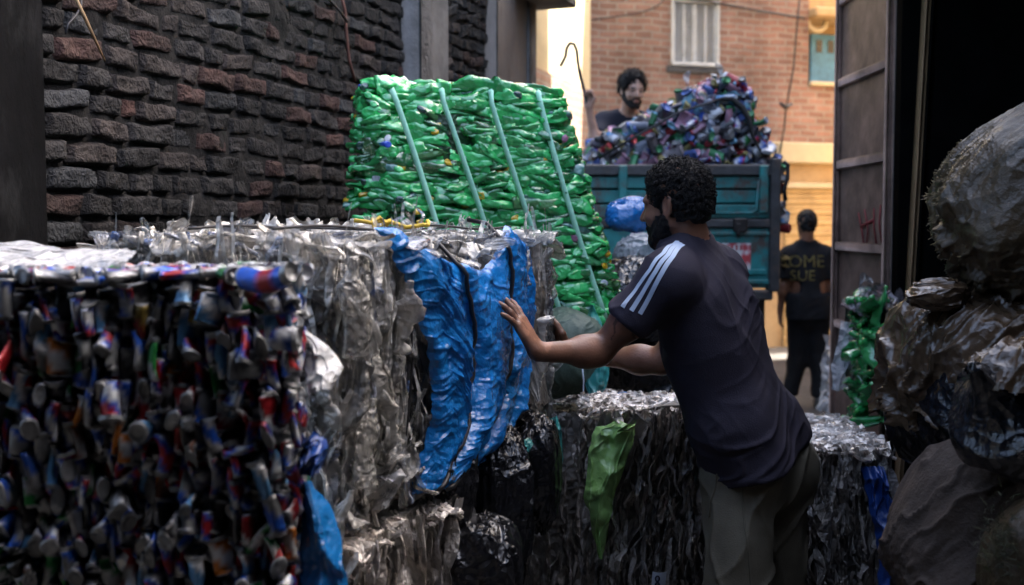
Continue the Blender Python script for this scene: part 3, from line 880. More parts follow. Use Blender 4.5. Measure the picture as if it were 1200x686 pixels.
def can_geo(r, L, R, flat, n=14, dim=1.):
    x = CPROF[:, 0] * L; rad = CPROF[:, 1] * R; lab = CPROF[:, 2] > 0
    a = np.linspace(0, 2 * math.pi, n, endpoint=False) + r.uniform(0, 6)
    V = np.stack([np.repeat(x, n), np.outer(rad, np.cos(a)).ravel(), np.outer(rad, np.sin(a)).ravel()], 1)
    A = np.tile(a, len(x)); xx = np.repeat(CPROF[:, 0], n)
    k = r.choice(10, p=(.09, .30, .06, .17, .08, .02, .12, .03, .09, .04))
    base, mark = [('red', 'white'), ('blue', 'red'), ('white', 'blue'), ('silver', 'blue'), ('green', 'white'), ('orange', 'white'), ('black', 'silver'), ('gold', 'red'), ('sky', 'white'), ('rust', 'silver')][k]
    C = np.tile(np.array(PAL['silver']) * r.uniform(.6, 1.1), (len(V), 1))
    L_ = np.repeat(lab, n)
    C[L_] = np.array(PAL[base]) * r.uniform(.7, 1.15)
    wv = np.sin(A + xx * 5 + r.uniform(0, 6))
    C[L_ & (wv > .45)] = PAL[mark]
    if base == 'blue': C[L_ & (wv < -.55)] = PAL['white']
    C *= dim
    nz = Noise(int(r.integers(1e9)), 1.0 / R * .5, oct=2)
    d = np.stack([nz(V) * .5, nz(V + 3), ridge(nz(V + 7) * .7)], 1)
    V = V + d * (R * .20 * np.where(L_, 1, .35))[:, None]
    V[:, 1] *= 1 + .35 * (1 - flat); V[:, 2] *= np.where(L_, flat, min(1, flat * 1.5))
    b = r.normal(0, .07); V[:, 2] += L * b * np.abs(np.sin(V[:, 0] / L * math.pi))
    V[:, 0] -= L / 2
    m = len(x)
    Q = [[i * n + j, i * n + (j + 1) % n, (i + 1) * n + (j + 1) % n, (i + 1) * n + j] for i in range(m - 1) for j in range(n)]
    return V, np.array(Q), C
def film_geo(r, w, h, amp, nu=9, nv=14):
    u, v = np.meshgrid(np.linspace(-.5, .5, nu), np.linspace(-.5, .5, nv))
    nz, n2 = Noise(int(r.integers(1e9)), 24, oct=3), Noise(int(r.integers(1e9)), 70, oct=2)
    P = np.stack([v * h, u * w * (.85 - .35 * np.abs(2 * v) ** 3 + .35 * np.sin(v * 5 + r.uniform(0, 6))), np.zeros_like(u)], -1)
    pl = u * r.uniform(2.5, 5) + .35 * nz(P * V3(.5, 1, 1)) + r.uniform(0, 1)
    P[..., 2] += amp * .55 * (4 * np.abs(pl % 1 - .5) - 1) + amp * .6 * ridge(nz(P) * .8) + amp * .35 * n2(P)
    P[..., 1] += amp * .6 * nz(P * V3(.4, 1, 1) + 4) + w * .3 * np.sin(v * r.uniform(2, 6) + r.uniform(0, 6)); P[..., 0] += amp * .5 * nz(P + 9)
    i, j = np.meshgrid(np.arange(nv - 1), np.arange(nu - 1), indexing='ij'); i, j = i.ravel(), j.ravel()
    Q = np.stack([i * nu + j, i * nu + j + 1, (i + 1) * nu + j + 1, (i + 1) * nu + j], 1)
    return P.reshape(-1, 3), Q
def pose(V, c, a, n):
    a = nrm(a); n = nrm(n - a * (n @ a)); b = np.cross(n, a)
    return np.asarray(c) + V @ np.stack([a, b, n], 0)

class Pack:
    """items of a bale; the 100 that show largest become parts, the rest one mass"""
    def __init__(s, lim=()): s.it, s.lim = [], lim            # lim: (point, direction) planes an item may not pass
    def add(s, V, Q, C, w=1.):
        for p, n in s.lim:
            m = ((V - p) @ n).max()
            if m > 0: V = V - n * m
        C = np.asarray(C, float)
        if C.ndim == 1: C = np.tile(C, (len(V), 1))
        s.it.append((V, Q, C, w))
    def finish(s, root, part, rest, mat, n=100):
        sc = []
        for V, Q, C, w in s.it:
            p = proj(V.mean(0))[0]
            inside = -20 < p[0] < 1220 and -20 < p[1] < 706 and p[2] > .3
            sc.append(w * inside / max(p[2], .3) ** 2 * np.ptp(V, axis=0).max())
        order = np.argsort(-np.array(sc), kind='stable')
        for k in order[:n]:
            V, Q, C, _ = s.it[k]
            MB().add(V, Q, None, C).build(part, mat, root)
        if len(order) > n:
            mb = MB()
            for k in order[n:]:
                V, Q, C, _ = s.it[k]; mb.add(V, Q, None, C)
            tag(mb.build(rest, mat, root), kind='stuff')
def core(root, O, e1, e2, e3, W, H, D, inset, col, amp=.02, name='packed_core', mat=None):
    """lumpy block behind the items; O = lower left corner of the front face"""
    nz = Noise(int(rng.integers(1e9)), 7, oct=3)
    mb = MB()
    c = O + e1 * W / 2 + e2 * H / 2 - e3 * D / 2
    hw, hh, hd = W / 2 - inset, H / 2 - inset, D / 2 - inset
    for a, b, n_, x, y, z in ((e1, e2, e3, hw, hh, hd), (-e1, e2, -e3, hw, hh, hd), (e3, e2, -e1, hd, hh, hw), (-e3, e2, e1, hd, hh, hw), (e1, -e3, e2, hw, hd, hh), (e1, e3, -e2, hw, hd, hh)):
        k = 26
        u, v = np.meshgrid(np.linspace(-x, x, k), np.linspace(-y, y, k))
        P = c + a * u[..., None] + b * v[..., None] + n_ * z
        P = P + amp * np.stack([nz(P), nz(P + 11), nz(P + 23)], -1)
        mb.grid(P, col)
    return mb.build(name, mat or MT['core'], root)

# ------------------------------------------------------------------ bale of cans, left foreground
r = np.random.default_rng(21)
A1, A2, A3 = nrm(V3(1, .03, 0)), V3(0, 0, 1), nrm(V3(.03, -1, 0))
cW, cH, cD = .82, 1.50, .22
cO = at(338, 312, 2.06); cO = V3(cO[0], cO[1], 0.045) - A1 * cW
cH = at(346, 314, 2.06)[2] - cO[2]
canb = thing('can_bale', 'bale of crushed red and blue drink cans in the left foreground', 'bale', cO + A1 * cW / 2 - A3 * cD / 2)
core(canb, cO, A1, A2, A3, cW, cH, cD, .055, (1.0, 1.1, 1.4), .012)
pk = Pack(((cO + A2 * (cH + .005), A2), (cO + A1 * (cW + .02), A1)))
for lay, (dep, pitchx, pitchz) in enumerate(((.0, .023, .044), (-.022, .026, .050))):
    z = .72
    while z < cH - .03:
        x = .16 + (lay * .012)
        while x < cW:
            L = r.uniform(.058, .085)
            V, Q, C = can_geo(r, L, r.uniform(.019, .025), r.uniform(.32, .70), n=12, dim=r.uniform(.55, 1.25))
            k = r.random()
            if k < .74: ax = nrm(A2 * r.choice((-1, 1)) + A1 * r.normal(0, .16) + A3 * r.normal(.08, .22))
            elif k < .90: ax = nrm(A3 * -1 + A2 * r.normal(.45, .4) + A1 * r.normal(0, .35))
            else: ax = nrm(A1 * r.choice((-1, 1)) + A2 * r.normal(0, .4) + A3 * r.normal(0, .3))
            nn = nrm(A1 * r.choice((-1, 1)) + A3 * r.normal(.3, .5))
            c = cO + A1 * (x + r.normal(0, .010)) + A2 * (z + r.normal(0, .014)) + A3 * (dep - .010 + r.normal(0, .009))
            pk.add(pose(V, c, ax, nn), Q, C, 1 if lay == 0 else .6)
            x += pitchx * r.uniform(.8, 1.25)
        z += pitchz
# top row lies flat along the edge, right side
for x in np.arange(.14, cW, .036):
    for y in (.02, .07, .12, .17, .21):
        V, Q, C = can_geo(r, .078, .020, r.uniform(.4, .7))
        pk.add(pose(V, cO + A1 * (x + r.normal(0, .012)) + A2 * (cH - .012 + r.normal(0, .008)) - A3 * (y + r.normal(0, .015)), nrm(A1 * r.normal(1, .3) + A3 * r.normal(0, .7)), A2), Q, C, .5)
for z in np.arange(.72, cH - .02, .05):
    for y in np.arange(.02, cD, .036):
        V, Q, C = can_geo(r, .075, .020, r.uniform(.4, .75), dim=r.uniform(.6, 1.1))
        pk.add(pose(V, cO + A1 * (cW - .012 + r.normal(0, .012)) + A2 * (z + r.normal(0, .012)) - A3 * y, nrm(A2 + A3 * r.normal(0, .5) + A1 * r.normal(0, .2)), A1 + A3 * r.normal(0, .4)), Q, C, .5)
pk.lim = ()
# a whole can sticking out at the top right corner
V, Q, C = can_geo(np.random.default_rng(3), .12, .021, .97, n=18)
C[:] = PAL['silver']; C[18 * 5:18 * 12] = PAL['blue']; C[18 * 8:18 * 10] = PAL['red']
pk.add(pose(V, at(311, 321, 2.01), nrm(at(350, 319, 1.95) - at(250, 331, 2.05)), V3(0, 0, 1)), Q, C, 9)
V2 = None
pk.finish(canb, 'crushed_can', 'packed_cans', MT['can'])

def loose_film(name, label, cat, px, py, Y, w, h, amp, a, n, mat, seed, nu=16, nv=22, col=(1, 1, 1), sub=None, group=None):
    r_ = np.random.default_rng(seed)
    V, Q = film_geo(r_, w, h, amp, nu, nv)
    # taper and curl so that it is no rectangle
    t = V[:, 0] / h
    V[:, 1] *= 1 - .55 * np.abs(t) ** 1.5 + .15 * np.sin(t * 9 + seed)
    V[:, 2] += .3 * w * (V[:, 1] / w) ** 2 * 4 * .25
    o = MB().add(pose(V, at(px, py, Y), a, n), Q, None, col).build(name, MT[mat])
    return tag(o, label, cat, group)

# ------------------------------------------------------------------ bale of clear bottles with the blue film
CBU = nrm(V3(.3577, .9338, 0)); CB_U = CBU
CB_N = V3(CBU[1], -CBU[0], 0)
CB_R = V3(.113, 3.775, 0)
kL, kW = 1.42, .62
kz0, kz1 = .985, 1.59
CB_L = CB_R - CBU * kL
def cbp(s, z, d=0.): return CB_L + CBU * s + V3(0, 0, z) + CB_N * d
clr = thing('clear_bottle_bale', 'large bale of crushed clear plastic bottles wearing a sheet of blue film', 'bale', cbp(kL / 2, kz0, -kW / 2))
core(clr, cbp(0, kz0), CBU, Zv if 'Zv' in globals() else V3(0, 0, 1), CB_N, kL, kz1 - kz0, kW, .04, (1.6, 1.55, 1.5), .03)
Zu = V3(0, 0, 1)
r = np.random.default_rng(33)
LM = ((cbp(0, kz1 + .012), V3(0, 0, 1)), (cbp(kL + .02, 0), CBU), (cbp(-.02, 0), -CBU))
pk, pf = Pack(LM), Pack(LM)
def clear_col(r, d=1.):
    c = V3(1, .97, .93) * r.choice((.45, .8, 1.1, 1.4, 1.8)) * r.uniform(.8, 1.2) * d
    if r.random() < .10: c = V3(.75, .85, 1.15) * r.uniform(.6, 1.1)
    return c
def fill_face(fu, fv, n, O, W, H, su, sv, axis_dir, nrm_dir, L, R, flat, w, jit=.02, skip=None, film=.35):
    v = sv * .45
    while v < H:
        u = su * .4
        while u < W:
            p = O + fu * (u + r.normal(0, su * .3)) + fv * (v + r.normal(0, sv * .25)) + n * r.normal(-.012, jit)
            u += su * r.uniform(.7, 1.3)
            if skip and skip(p): continue
            ax = nrm(axis_dir + r.normal(0, .20, 3)) * r.choice((-1, 1))
            nd = nrm(nrm_dir + n * r.normal(0, .9) + r.normal(0, .3, 3))
            if r.random() < film:
                V, Q = film_geo(r, r.uniform(.014, .05), r.uniform(.14, .30), r.uniform(.006, .012), 12, 18)
                pf.add(pose(V, p, ax, nd), Q, clear_col(r), w)
            else:
                V, Q, cap = bottle_geo(r, r.uniform(*L), r.uniform(*R), r.uniform(*flat), 1.6, n=14)
                C = np.tile(clear_col(r), (len(V), 1))
                C[cap] = [(.9, .9, .95), (.15, .35, 1.0), (1.1, 1.1, 1.1), (.12, .3, .9)][r.integers(4)]
                if r.random() < .6: C[cap] = C[0]
                pk.add(pose(V, p, ax, nd), Q, C, w)
        v += sv
def under_sheet(p):
    q = proj(p)[0]
    return 316 < q[1] < 520 and 484 + max(0, (400 - q[1]) * -.1) < q[0] < 612 - max(0, q[1] - 440) * .45
LR, RR, FR = (.15, .25), (.020, .031), (.25, .55)
fill_face(CBU, Zu, CB_N, cbp(0, kz0), kL, kz1 - kz0, .024, .095, Zu, CBU, LR, RR, FR, 1.0, .022, film=.62, skip=under_sheet)
fill_face(CB_N, Zu, -CBU, cbp(0, kz0, -kW), kW, kz1 - kz0, .026, .10, Zu, -CBU + CB_N, LR, RR, FR, .9, .02, film=.55)
fill_face(CBU, CB_N, Zu, cbp(0, kz1, -kW), kL, kW, .055, .07, CB_N, Zu, LR, RR, (.15, .35), .5, .010, film=.6)
fill_face(-CB_N, Zu, CBU, cbp(kL, kz0, 0), kW * .5, kz1 - kz0, .05, .13, Zu, CBU, LR, RR, FR, .5, .015)
pf.lim = ()
# ragged flaps along the far top edge and hanging bottoms
for k in range(90):
    s = r.uniform(0, kL); V, Q = film_geo(r, r.uniform(.015, .04), r.uniform(.03, .07), .010)
    pf.add(pose(V, cbp(s, kz1 + r.uniform(.0, .035), -r.uniform(.2, kW)), nrm(Zu * r.uniform(-.3, .7) + r.normal(0, .7, 3)), nrm(-CBU + r.normal(0, .6, 3))), Q, clear_col(r, 1.8), .5)  # flaps on top coloured brighter, painting in the shine from above
for k in range(46):
    s = r.uniform(.0, .75); V, Q = film_geo(r, r.uniform(.02, .07), r.uniform(.10, .2), .014, 12, 14)
    pf.add(pose(V, cbp(s, kz0 + r.uniform(-.03, .06), r.uniform(-.03, .03)), nrm(Zu + r.normal(0, .4, 3)), nrm(CB_N + r.normal(0, .6, 3))), Q, clear_col(r, .8), .5)
for k in range(420):                                               # thin strips coloured bright, edge highlights put into the colour
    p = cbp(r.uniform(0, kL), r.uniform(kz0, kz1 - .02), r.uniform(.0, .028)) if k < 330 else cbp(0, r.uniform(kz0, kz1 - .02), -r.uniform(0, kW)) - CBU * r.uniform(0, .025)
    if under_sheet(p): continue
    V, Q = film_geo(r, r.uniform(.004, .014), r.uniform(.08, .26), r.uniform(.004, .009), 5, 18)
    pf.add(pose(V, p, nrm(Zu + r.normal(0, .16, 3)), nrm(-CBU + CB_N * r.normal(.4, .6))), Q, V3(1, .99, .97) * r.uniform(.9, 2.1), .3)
# the large bottle lying open to view near the corner
for (px, py, L, Rr, tilt) in ((404, 362, .22, .030, -.08), (432, 520, .20, .027, .22)):
    V, Q, cap = bottle_geo(r, L, Rr, .6, .7, n=16)
    c = on_plane(px, py, cbp(0, 0, .055), CB_N)
    pk.add(pose(V, c, nrm(Zu + CBU * tilt), nrm(CB_N - CBU * .6)), Q, V3(.9, .88, .85), 8)
pk.finish(clr, 'crushed_bottle', 'packed_bottles', MT['clear'])
pf.finish(clr, 'film_scrap', 'packed_film', MT['clear'], 60)
# binding wires round the bale
for s, d0 in ((.33, .03), (.72, .03), (1.02, .04), (1.24, .04)):
    pts = [cbp(s, kz1 + .012, -kW), cbp(s + .005, kz1 + .02, -kW * .5), cbp(s, kz1 + .012, -.02), cbp(s, kz1 - .03, d0), cbp(s + .01, (kz0 + kz1) / 2, d0 + .004), cbp(s, kz0, d0 - .02)]
    tt = np.linspace(0, 5, 40); pts = np.array(pts)
    pts = np.stack([np.interp(tt, np.arange(6), pts[:, i]) for i in range(3)], 1)
    if s < .6: MB().tube(pts, .0028, 5).build('binding_wire', MT['wire'], clr)
for z_ in (-.14, -.36):
    pts = [cbp(s, kz1 + .018 + .006 * math.sin(9 * s), z_ + .02 * math.sin(5 * s)) for s in np.linspace(0, kL, 30)]
    MB().tube(pts, .004, 5).build('binding_wire', MT['wire'], clr)
yr = [on_plane(x, y, cbp(0, kz1 + .028), Zu) for x, y in ((345, 286), (356, 282), (366, 284), (375, 281), (390, 282), (405, 281), (416, 280))]
yr = [cbp((1 - q) * .30 + q * .66, kz1 + .03 + .008 * math.sin(q * 14), -.10 + .05 * math.sin(q * 9)) for q in np.linspace(0, 1, 26)]
t = MB().tube(np.array(yr) + .004 * np.random.default_rng(4).normal(size=(26, 3)), .0055, 7)
tag(t.build('yellow_rope', MT['yellow']), 'yellow rope lying on top of the clear bottle bale', 'rope')

# blue film over the front of that bale
NV, NU = 250, 200
bpl = cbp(0, 0, .03)
def uvz(px, py): 
    p = on_plane(px, py, bpl, CB_N); return np.array([(p - CB_L) @ CBU, p[2]])
def poly(pts, t):
    P = np.array([uvz(*p) for p in pts]); d = np.r_[0, np.cumsum(np.linalg.norm(np.diff(P, axis=0), axis=1))]; d /= d[-1]
    return np.stack([np.interp(t, d, P[:, i]) for i in range(2)], -1)
tv, tu = np.linspace(0, 1, NV), np.linspace(0, 1, NU)
LE = poly([(446, 268), (457, 305), (474, 345), (490, 400), (499, 450), (500, 500), (494, 545), (486, 580)], tv)
RE = poly([(624, 287), (622, 330), (620, 380), (616, 430), (604, 480), (575, 530), (538, 558), (512, 573)], tv)
TE = poly([(446, 268), (462, 266), (478, 283), (500, 300), (516, 306), (540, 312), (562, 316), (575, 300), (584, 276), (592, 262), (603, 278), (624, 287)], tu)
S = LE[:, None] * (1 - tu)[None, :, None] + RE[:, None] * tu[None, :, None]
S = S + (TE - (LE[0] * (1 - tu)[:, None] + RE[0] * tu[:, None]))[None] * ((1 - tv) ** 2.2)[:, None, None]
U2, V2 = np.meshgrid(tu, tv)
Pf = CB_L + CBU * S[..., :1] + Zu * S[..., 1:]
n1, n2, n3 = Noise(101, 9, oct=2), Noise(102, 24, oct=3), Noise(103, 5, oct=1)
wires = (.36, .70, .92)
pin = sum(np.exp(-((U2 - w) / .045) ** 2) for w in wires)
bul = .030 * np.sin(np.pi * np.clip(U2, 0, 1)) + .032 * (1 - pin) * np.sin(np.pi * np.clip(V2 * 1.05, 0, 1)) ** .5
seg = np.minimum.reduce([np.abs(U2 - w) for w in (-.05,) + wires])
V3_ = V2 + .10 * np.clip(seg / .17, 0, 1) ** 2 + .035 * n1(Pf)
na, nb_, nc_ = Noise(111, 1., oct=2), Noise(112, 1., oct=2), Noise(113, 1., oct=2)
st = lambda a, b: np.stack([U2 * a, V3_ * b, 0 * U2], -1)
w1 = crease(na(st(4.5, 26)), .32) + .7 * crease(na(st(4.5, 26) + 9), .25)
w2 = crease(nb_(st(8, 52)), .30) * np.clip(.6 + .6 * n1(Pf + 2), 0, 1)
w3 = nc_(st(7, 12))
w4 = ridge(Noise(107, 60, oct=2)(Pf * V3(1, 1, 2.2)) * .8)
ampm = (.35 + .65 * (1 - np.clip(pin, 0, 1))) * (.6 + .4 * np.clip(1.4 * (1 - V2), 0, 1))
edge = np.minimum.reduce([U2, 1 - U2, V2 * 1.3, (1 - V2) * 1.3])
ampm = ampm * np.clip(.75 + .55 * n3(Pf * 1.6 + 3), .2, 1.3)
off = .036 + bul + ampm * (.0085 * w1 + .0060 * w2 + .0035 * w3 + .0010 * w4) + .004 * n2(Pf * 1.7)
off = off - .02 * np.exp(-edge / .015)
Pf = Pf + CB_N * off[..., None] + CBU * (.003 * n2(Pf))[..., None] + Zu * (.002 * n2(Pf + 7) )[..., None]
bf = thing('blue_film_sheet', 'crinkled bright blue plastic sheet strapped over the clear bottle bale', 'plastic sheet', cbp(.9, kz0))
MB().grid(Pf).build('sheet', MT['blue'], bf)
for w in wires[:2]:
    j = int(w * (NU - 1))
    wob = (4 * np.sin(tv * 7)).astype(int)
    pts = np.array([Pf[i, min(NU - 1, max(0, j + wob[i]))] for i in range(0, NV, 6)]) + CB_N * .009
    top = pts[0] + Zu * .05 - CB_N * .05
    MB().tube(np.vstack([top - CB_N * .06 + Zu * .01, top, pts]), .0062, 6).build('tie_wire', MT['wire'], bf)
# white scuff patches and a small white tag stay in the material

# ------------------------------------------------------------------ green bale
r = np.random.default_rng(55)
th = math.radians(12)
G1, G3 = V3(math.cos(th), math.sin(th), 0), V3(math.sin(th), -math.cos(th), 0)
gBR = at(738, 372, 4.58); gTR = at(664, 112, 4.50)
G2v = gTR - gBR; G2v = G2v - G3 * (G2v @ G3) + G3 * .0
gH = np.linalg.norm(G2v); G2 = G2v / gH
gW, gD = .80, .42
gO = gBR - G1 * gW
grn = thing('green_bottle_bale', 'big leaning bale of crushed green plastic bottles bound with pale green straps', 'bale', gO + G1 * gW / 2 - G3 * gD / 2)
core(grn, gO, G1, G2, G3, gW, gH, gD, .05, (.15, .9, .3), .03)
straps = (.145, .385, .625, .86)
def bulge(x):
    t = x / gW; e = np.array((-.06,) + straps + (1.06,)); i = np.searchsorted(e, t) - 1
    i = min(max(i, 0), len(e) - 2); f = (t - e[i]) / (e[i + 1] - e[i])
    return math.sin(math.pi * np.clip(f, 0, 1)) ** .7
GL = nrm(G1 - G2 * (G1 @ G2))
pk = Pack(((gO + G1 * (gW + .005), GL), (gO + G2 * gH - G1 * .01, nrm(-G1 + G2 * .16 - GL * 0) ), (gO + G2 * (gH + .075), Zu)))
def green_item(c, ax, nd, w, L=(.21, .31), R=(.033, .042), fl=(.26, .52)):
    if r.random() < .30: L, R, fl = (.20, .27), (.036, .044), (.45, .72)
    V, Q, cap = bottle_geo(r, r.uniform(*L), r.uniform(*R), r.uniform(*fl), r.uniform(.8, 1.5), n=14)
    g = r.uniform(.55, 1.25)
    base = V3(1, 1, 1) * g
    k = r.random()
    if k < .10: base = V3(.7, .42, .5) * g
    elif k < .17: base = V3(3.5, .9, 1.2) * g * .5
    elif k < .22: base = V3(6, 1.4, 4.5) * .35
    C = np.tile(base, (len(V), 1))
    k = r.random()
    C[cap] = (14, .8, .15) if k < .24 else (1.0, 1.0, 1.0) if k < .86 else (12, 1.2, 5) if k < .89 else (9, .35, 2.2) if k < .91 else (.6, .18, 5.0) if k < .93 else (.3, .1, .3)
    V = pose(V, c, ax, nd)
    d = (V - gO) @ G3; xx = (V - gO) @ GL / (GL @ G1)
    lim_ = -.012 + .040 * np.array([bulge(q) for q in np.round(xx / .01) * .01])
    V = V - G3 * (np.maximum(0, d - lim_) * .85)[:, None]
    pk.add(V, Q, C, w)
rows = int(gH / .0245)
for lay in (0, 1):
    for i in range(rows):
        x = r.uniform(-.02, .10) - .15 * (1 - i / rows)
        while x < gW:
            b = bulge(x)
            c = gO + G1 * x + G2 * ((i + .5) * gH / rows + r.normal(0, .006)) + G3 * (-.045 + .035 * b - .03 * lay + r.normal(0, .010))
            if r.random() < .16: ax = nrm(G3 * r.choice((-1, 1)) + G1 * r.normal(0, .5))
            else: ax = nrm(G1 * r.choice((-1, 1)) + G3 * r.normal(0, .22) + Zu * r.normal(-.02, .10))
            green_item(c, ax, nrm(Zu + r.normal(0, .28, 3)), 1 if lay == 0 else .5)
            x += r.uniform(.08, .15)
for i in range(rows):                                              # left side and right side
    for y in np.arange(.06, gD, .13):
        for sx, nn in ((0, -1), (1, 1)):
            c = gO + G1 * (sx * gW + nn * r.normal(-.015, .012)) + G2 * ((i + .5) * gH / rows) - G3 * (y + r.normal(0, .03))
            green_item(c, nrm(G3 * r.choice((-1, 1)) + G1 * r.normal(0, .4)), nrm(Zu + r.normal(0, .25, 3)), .5)
x = .0
while x < gW:                                                      # top
    b = bulge(x)
    for y in np.arange(.03, gD, .085):
        c = gO + G1 * (x + r.normal(0, .02)) + G2 * (gH - .03 + .07 * b + r.normal(0, .008)) - G3 * (y + r.normal(0, .02))
        green_item(c, nrm(G1 * r.choice((-1, 1)) + G3 * r.normal(0, .6)), nrm(Zu + r.normal(0, .3, 3)), .6)
    x += .085
pk.finish(grn, 'crushed_bottle', 'packed_bottles', MT['green'])
for k, t in enumerate(straps):
    x = t * gW
    pts = [gO + G1 * (x + .01) + G2 * (gH + .005) - G3 * gD, gO + G1 * x + G2 * (gH + .034) - G3 * .04, gO + G1 * x + G2 * (gH + .006) + G3 * .026]
    for q in np.linspace(.96, -.01, 12):
        pts.append(gO + G1 * (x + .012 * math.sin(3 * q + k)) + G2 * (gH * q) + G3 * (.029 + .003 * math.sin(9 * q + k)))
    pts = np.array(pts)
    MB().tube(pts, .0130, 6, flat=.10, up=G3).build('strap', MT['strap'], grn)

# ------------------------------------------------------------------ dim bales of grey film below
def streak_bale(label, O, e1, e3, W, H, D, seed, dens=1., tint=1., lean=.0, top=True, mat='greyplastic', nparts=60, top_light=1.6):
    global r, pk, pf
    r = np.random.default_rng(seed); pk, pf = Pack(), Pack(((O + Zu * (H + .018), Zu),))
    b = thing('grey_film_bale', label, 'bale', O + e1 * W / 2 - e3 * D / 2)
    core(b, O, e1, Zu, e3, W, H, D, .028, np.array((2.4, 2.3, 2.2)) * min(tint, 1.2), .02)
    ax = nrm(Zu + e1 * lean)
    def fill(fu, W_, n, O_, w):
        v = .0
        while v < H:
            u = .01
            while u < W_:
                p = O_ + fu * u + Zu * (v + r.normal(.03, .03)) + n * r.normal(-.015, .016)
                V, Q = film_geo(r, r.uniform(.010, .048), r.uniform(.10, .24), r.uniform(.005, .012), 9, 14)
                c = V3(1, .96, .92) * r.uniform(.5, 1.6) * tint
                if r.random() < .05: c = V3(1.6, 1.6, 1.7)
                pf.add(pose(V, p, nrm(ax + r.normal(0, .13, 3)), nrm(fu + n * r.normal(.3, .8))), Q, c, w)
                u += .018 / dens * r.uniform(.6, 1.4)
            v += .10
    fill(e1, W, e3, O, 1.)
    fill(e3, D, e1, O + e1 * W - e3 * D, .5)
    fill(-e3, D, -e1, O, .5)
    if top:
        for k in range(int(420 * W * D / .36)):
            p = O + e1 * r.uniform(0, W) - e3 * r.uniform(0, D) + Zu * (H + r.normal(0, .007))
            V, Q = film_geo(r, r.uniform(.018, .05), r.uniform(.06, .14), r.uniform(.008, .016), 10, 12)
            pf.add(pose(V, p, nrm(r.normal(0, 1, 3) * V3(1, 1, .25)), nrm(Zu + r.normal(0, .22, 3))), Q, V3(1, .97, .95) * r.uniform(.6, 1.5) * tint * top_light, .6)  # top films coloured brighter in place of light from above
    pf.finish(b, 'film_fold', 'packed_film', MT[mat], nparts)
    return b
# between the men's legs: under the pusher's arm
o1 = at(706, 686, 3.66); z1 = at(760, 486, 3.66)[2]
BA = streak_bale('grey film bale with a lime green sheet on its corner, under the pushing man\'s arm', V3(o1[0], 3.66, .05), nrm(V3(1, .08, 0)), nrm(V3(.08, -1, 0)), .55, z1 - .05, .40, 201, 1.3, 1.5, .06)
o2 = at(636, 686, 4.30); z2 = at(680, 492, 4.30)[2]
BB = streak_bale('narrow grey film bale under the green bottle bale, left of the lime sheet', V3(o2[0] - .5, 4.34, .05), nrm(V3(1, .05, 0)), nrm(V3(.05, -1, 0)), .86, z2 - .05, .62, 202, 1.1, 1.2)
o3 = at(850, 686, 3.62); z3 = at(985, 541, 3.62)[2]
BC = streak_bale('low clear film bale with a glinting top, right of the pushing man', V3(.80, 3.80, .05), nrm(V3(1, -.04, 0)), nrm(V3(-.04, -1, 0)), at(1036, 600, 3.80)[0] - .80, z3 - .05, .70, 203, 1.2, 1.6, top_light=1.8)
# silvery bale under the clear one
zl = at(470, 628, 2.6)[2]
BDo = cbp(-.02, .05, .06)
BD = streak_bale('silvery film bale at the bottom, under the clear bottle bale', BDo, CBU, CB_N, .62, zl - .05, .6, 204, .9, 1.6, nparts=60)
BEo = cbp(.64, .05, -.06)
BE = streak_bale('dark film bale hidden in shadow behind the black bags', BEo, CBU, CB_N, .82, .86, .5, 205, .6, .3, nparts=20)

# ------------------------------------------------------------------ the truck
TY = 7.40
def tx(px, Y=TY): return float(at(px, 262, Y)[0])
def tz(py, Y=TY): return float(at(600, py, Y)[2])
tX0, tX1 = .26, tx(910)
trk = thing('truck', 'small old truck with a battered teal tailgate standing in the alley', 'truck', ((tX0 + tX1) / 2, 9.2, 0))
def bx(mb, x0, x1, y0, y1, z0, z1, bev=0., col=(1, 1, 1)):
    return mb.box(((x0 + x1) / 2, (y0 + y1) / 2, (z0 + z1) / 2), (x1 - x0, y1 - y0, z1 - z0), None, col, bev)
zt, zm, zb = tz(193), tz(260), tz(338)
mb = MB(); bx(mb, tX0, tX1, TY + .05, 9.9, zb + .08, zb + .14)
mb.build('bed_floor', MT['rail'], trk, smooth=False)
for x in (tX0, tX1 - .05):
    mb = MB(); bx(mb, x, x + .05, TY + .06, 9.9, zb + .14, zt - .02, .008)
    mb.build('side_board', MT['teal_paint'], trk, smooth=False)
up = MB()
for a, b, d in ((207, 221, 0), (223, 238, .006), (240, 256, 0)):
    bx(up, tX0 + .02, tX1 - .03, TY + .01 + d, TY + .045, tz(b), tz(a), .006)
tg = up.build('upper_board', MT['teal_paint'], trk, smooth=False)
mb = MB(); bx(mb, tX0, tX1, TY - .02, TY + .06, tz(206), tz(193), .008)
mb.build('top_rail', MT['rail'], trk, smooth=False)
mb = MB(); bx(mb, tX0, tX1, TY - .02, TY + .06, tz(267), tz(257), .008)
mb.build('middle_rail', MT['rail'], trk, smooth=False)
mb = MB(); bx(mb, tX0, tX1, TY + .062, TY + .08, zb, zt - .02)
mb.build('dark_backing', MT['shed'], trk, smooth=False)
for px in (729, 893):
    mb = MB(); bx(mb, tx(px - 5), tx(px + 5), TY - .045, TY - .021, tz(250), tz(194), .006)
    mb.build('stake', MT['teal_paint'], trk, smooth=False)
mb = MB()
pts = [V3(tx(830), TY - .012, tz(250)), V3(tx(880), TY - .012, tz(250)), V3(tx(886), TY - .012, tz(246)), V3(tx(888), TY - .012, tz(212))]
mb.tube(pts, .010, 6); mb.build('bent_bar', MT['teal_paint'], trk)
lo = MB()
bx(lo, tX0 + .02, tX1 - .03, TY, TY + .05, zb, tz(268), .006)
lo.build('lower_panel', MT['teal_paint'], trk, smooth=False)
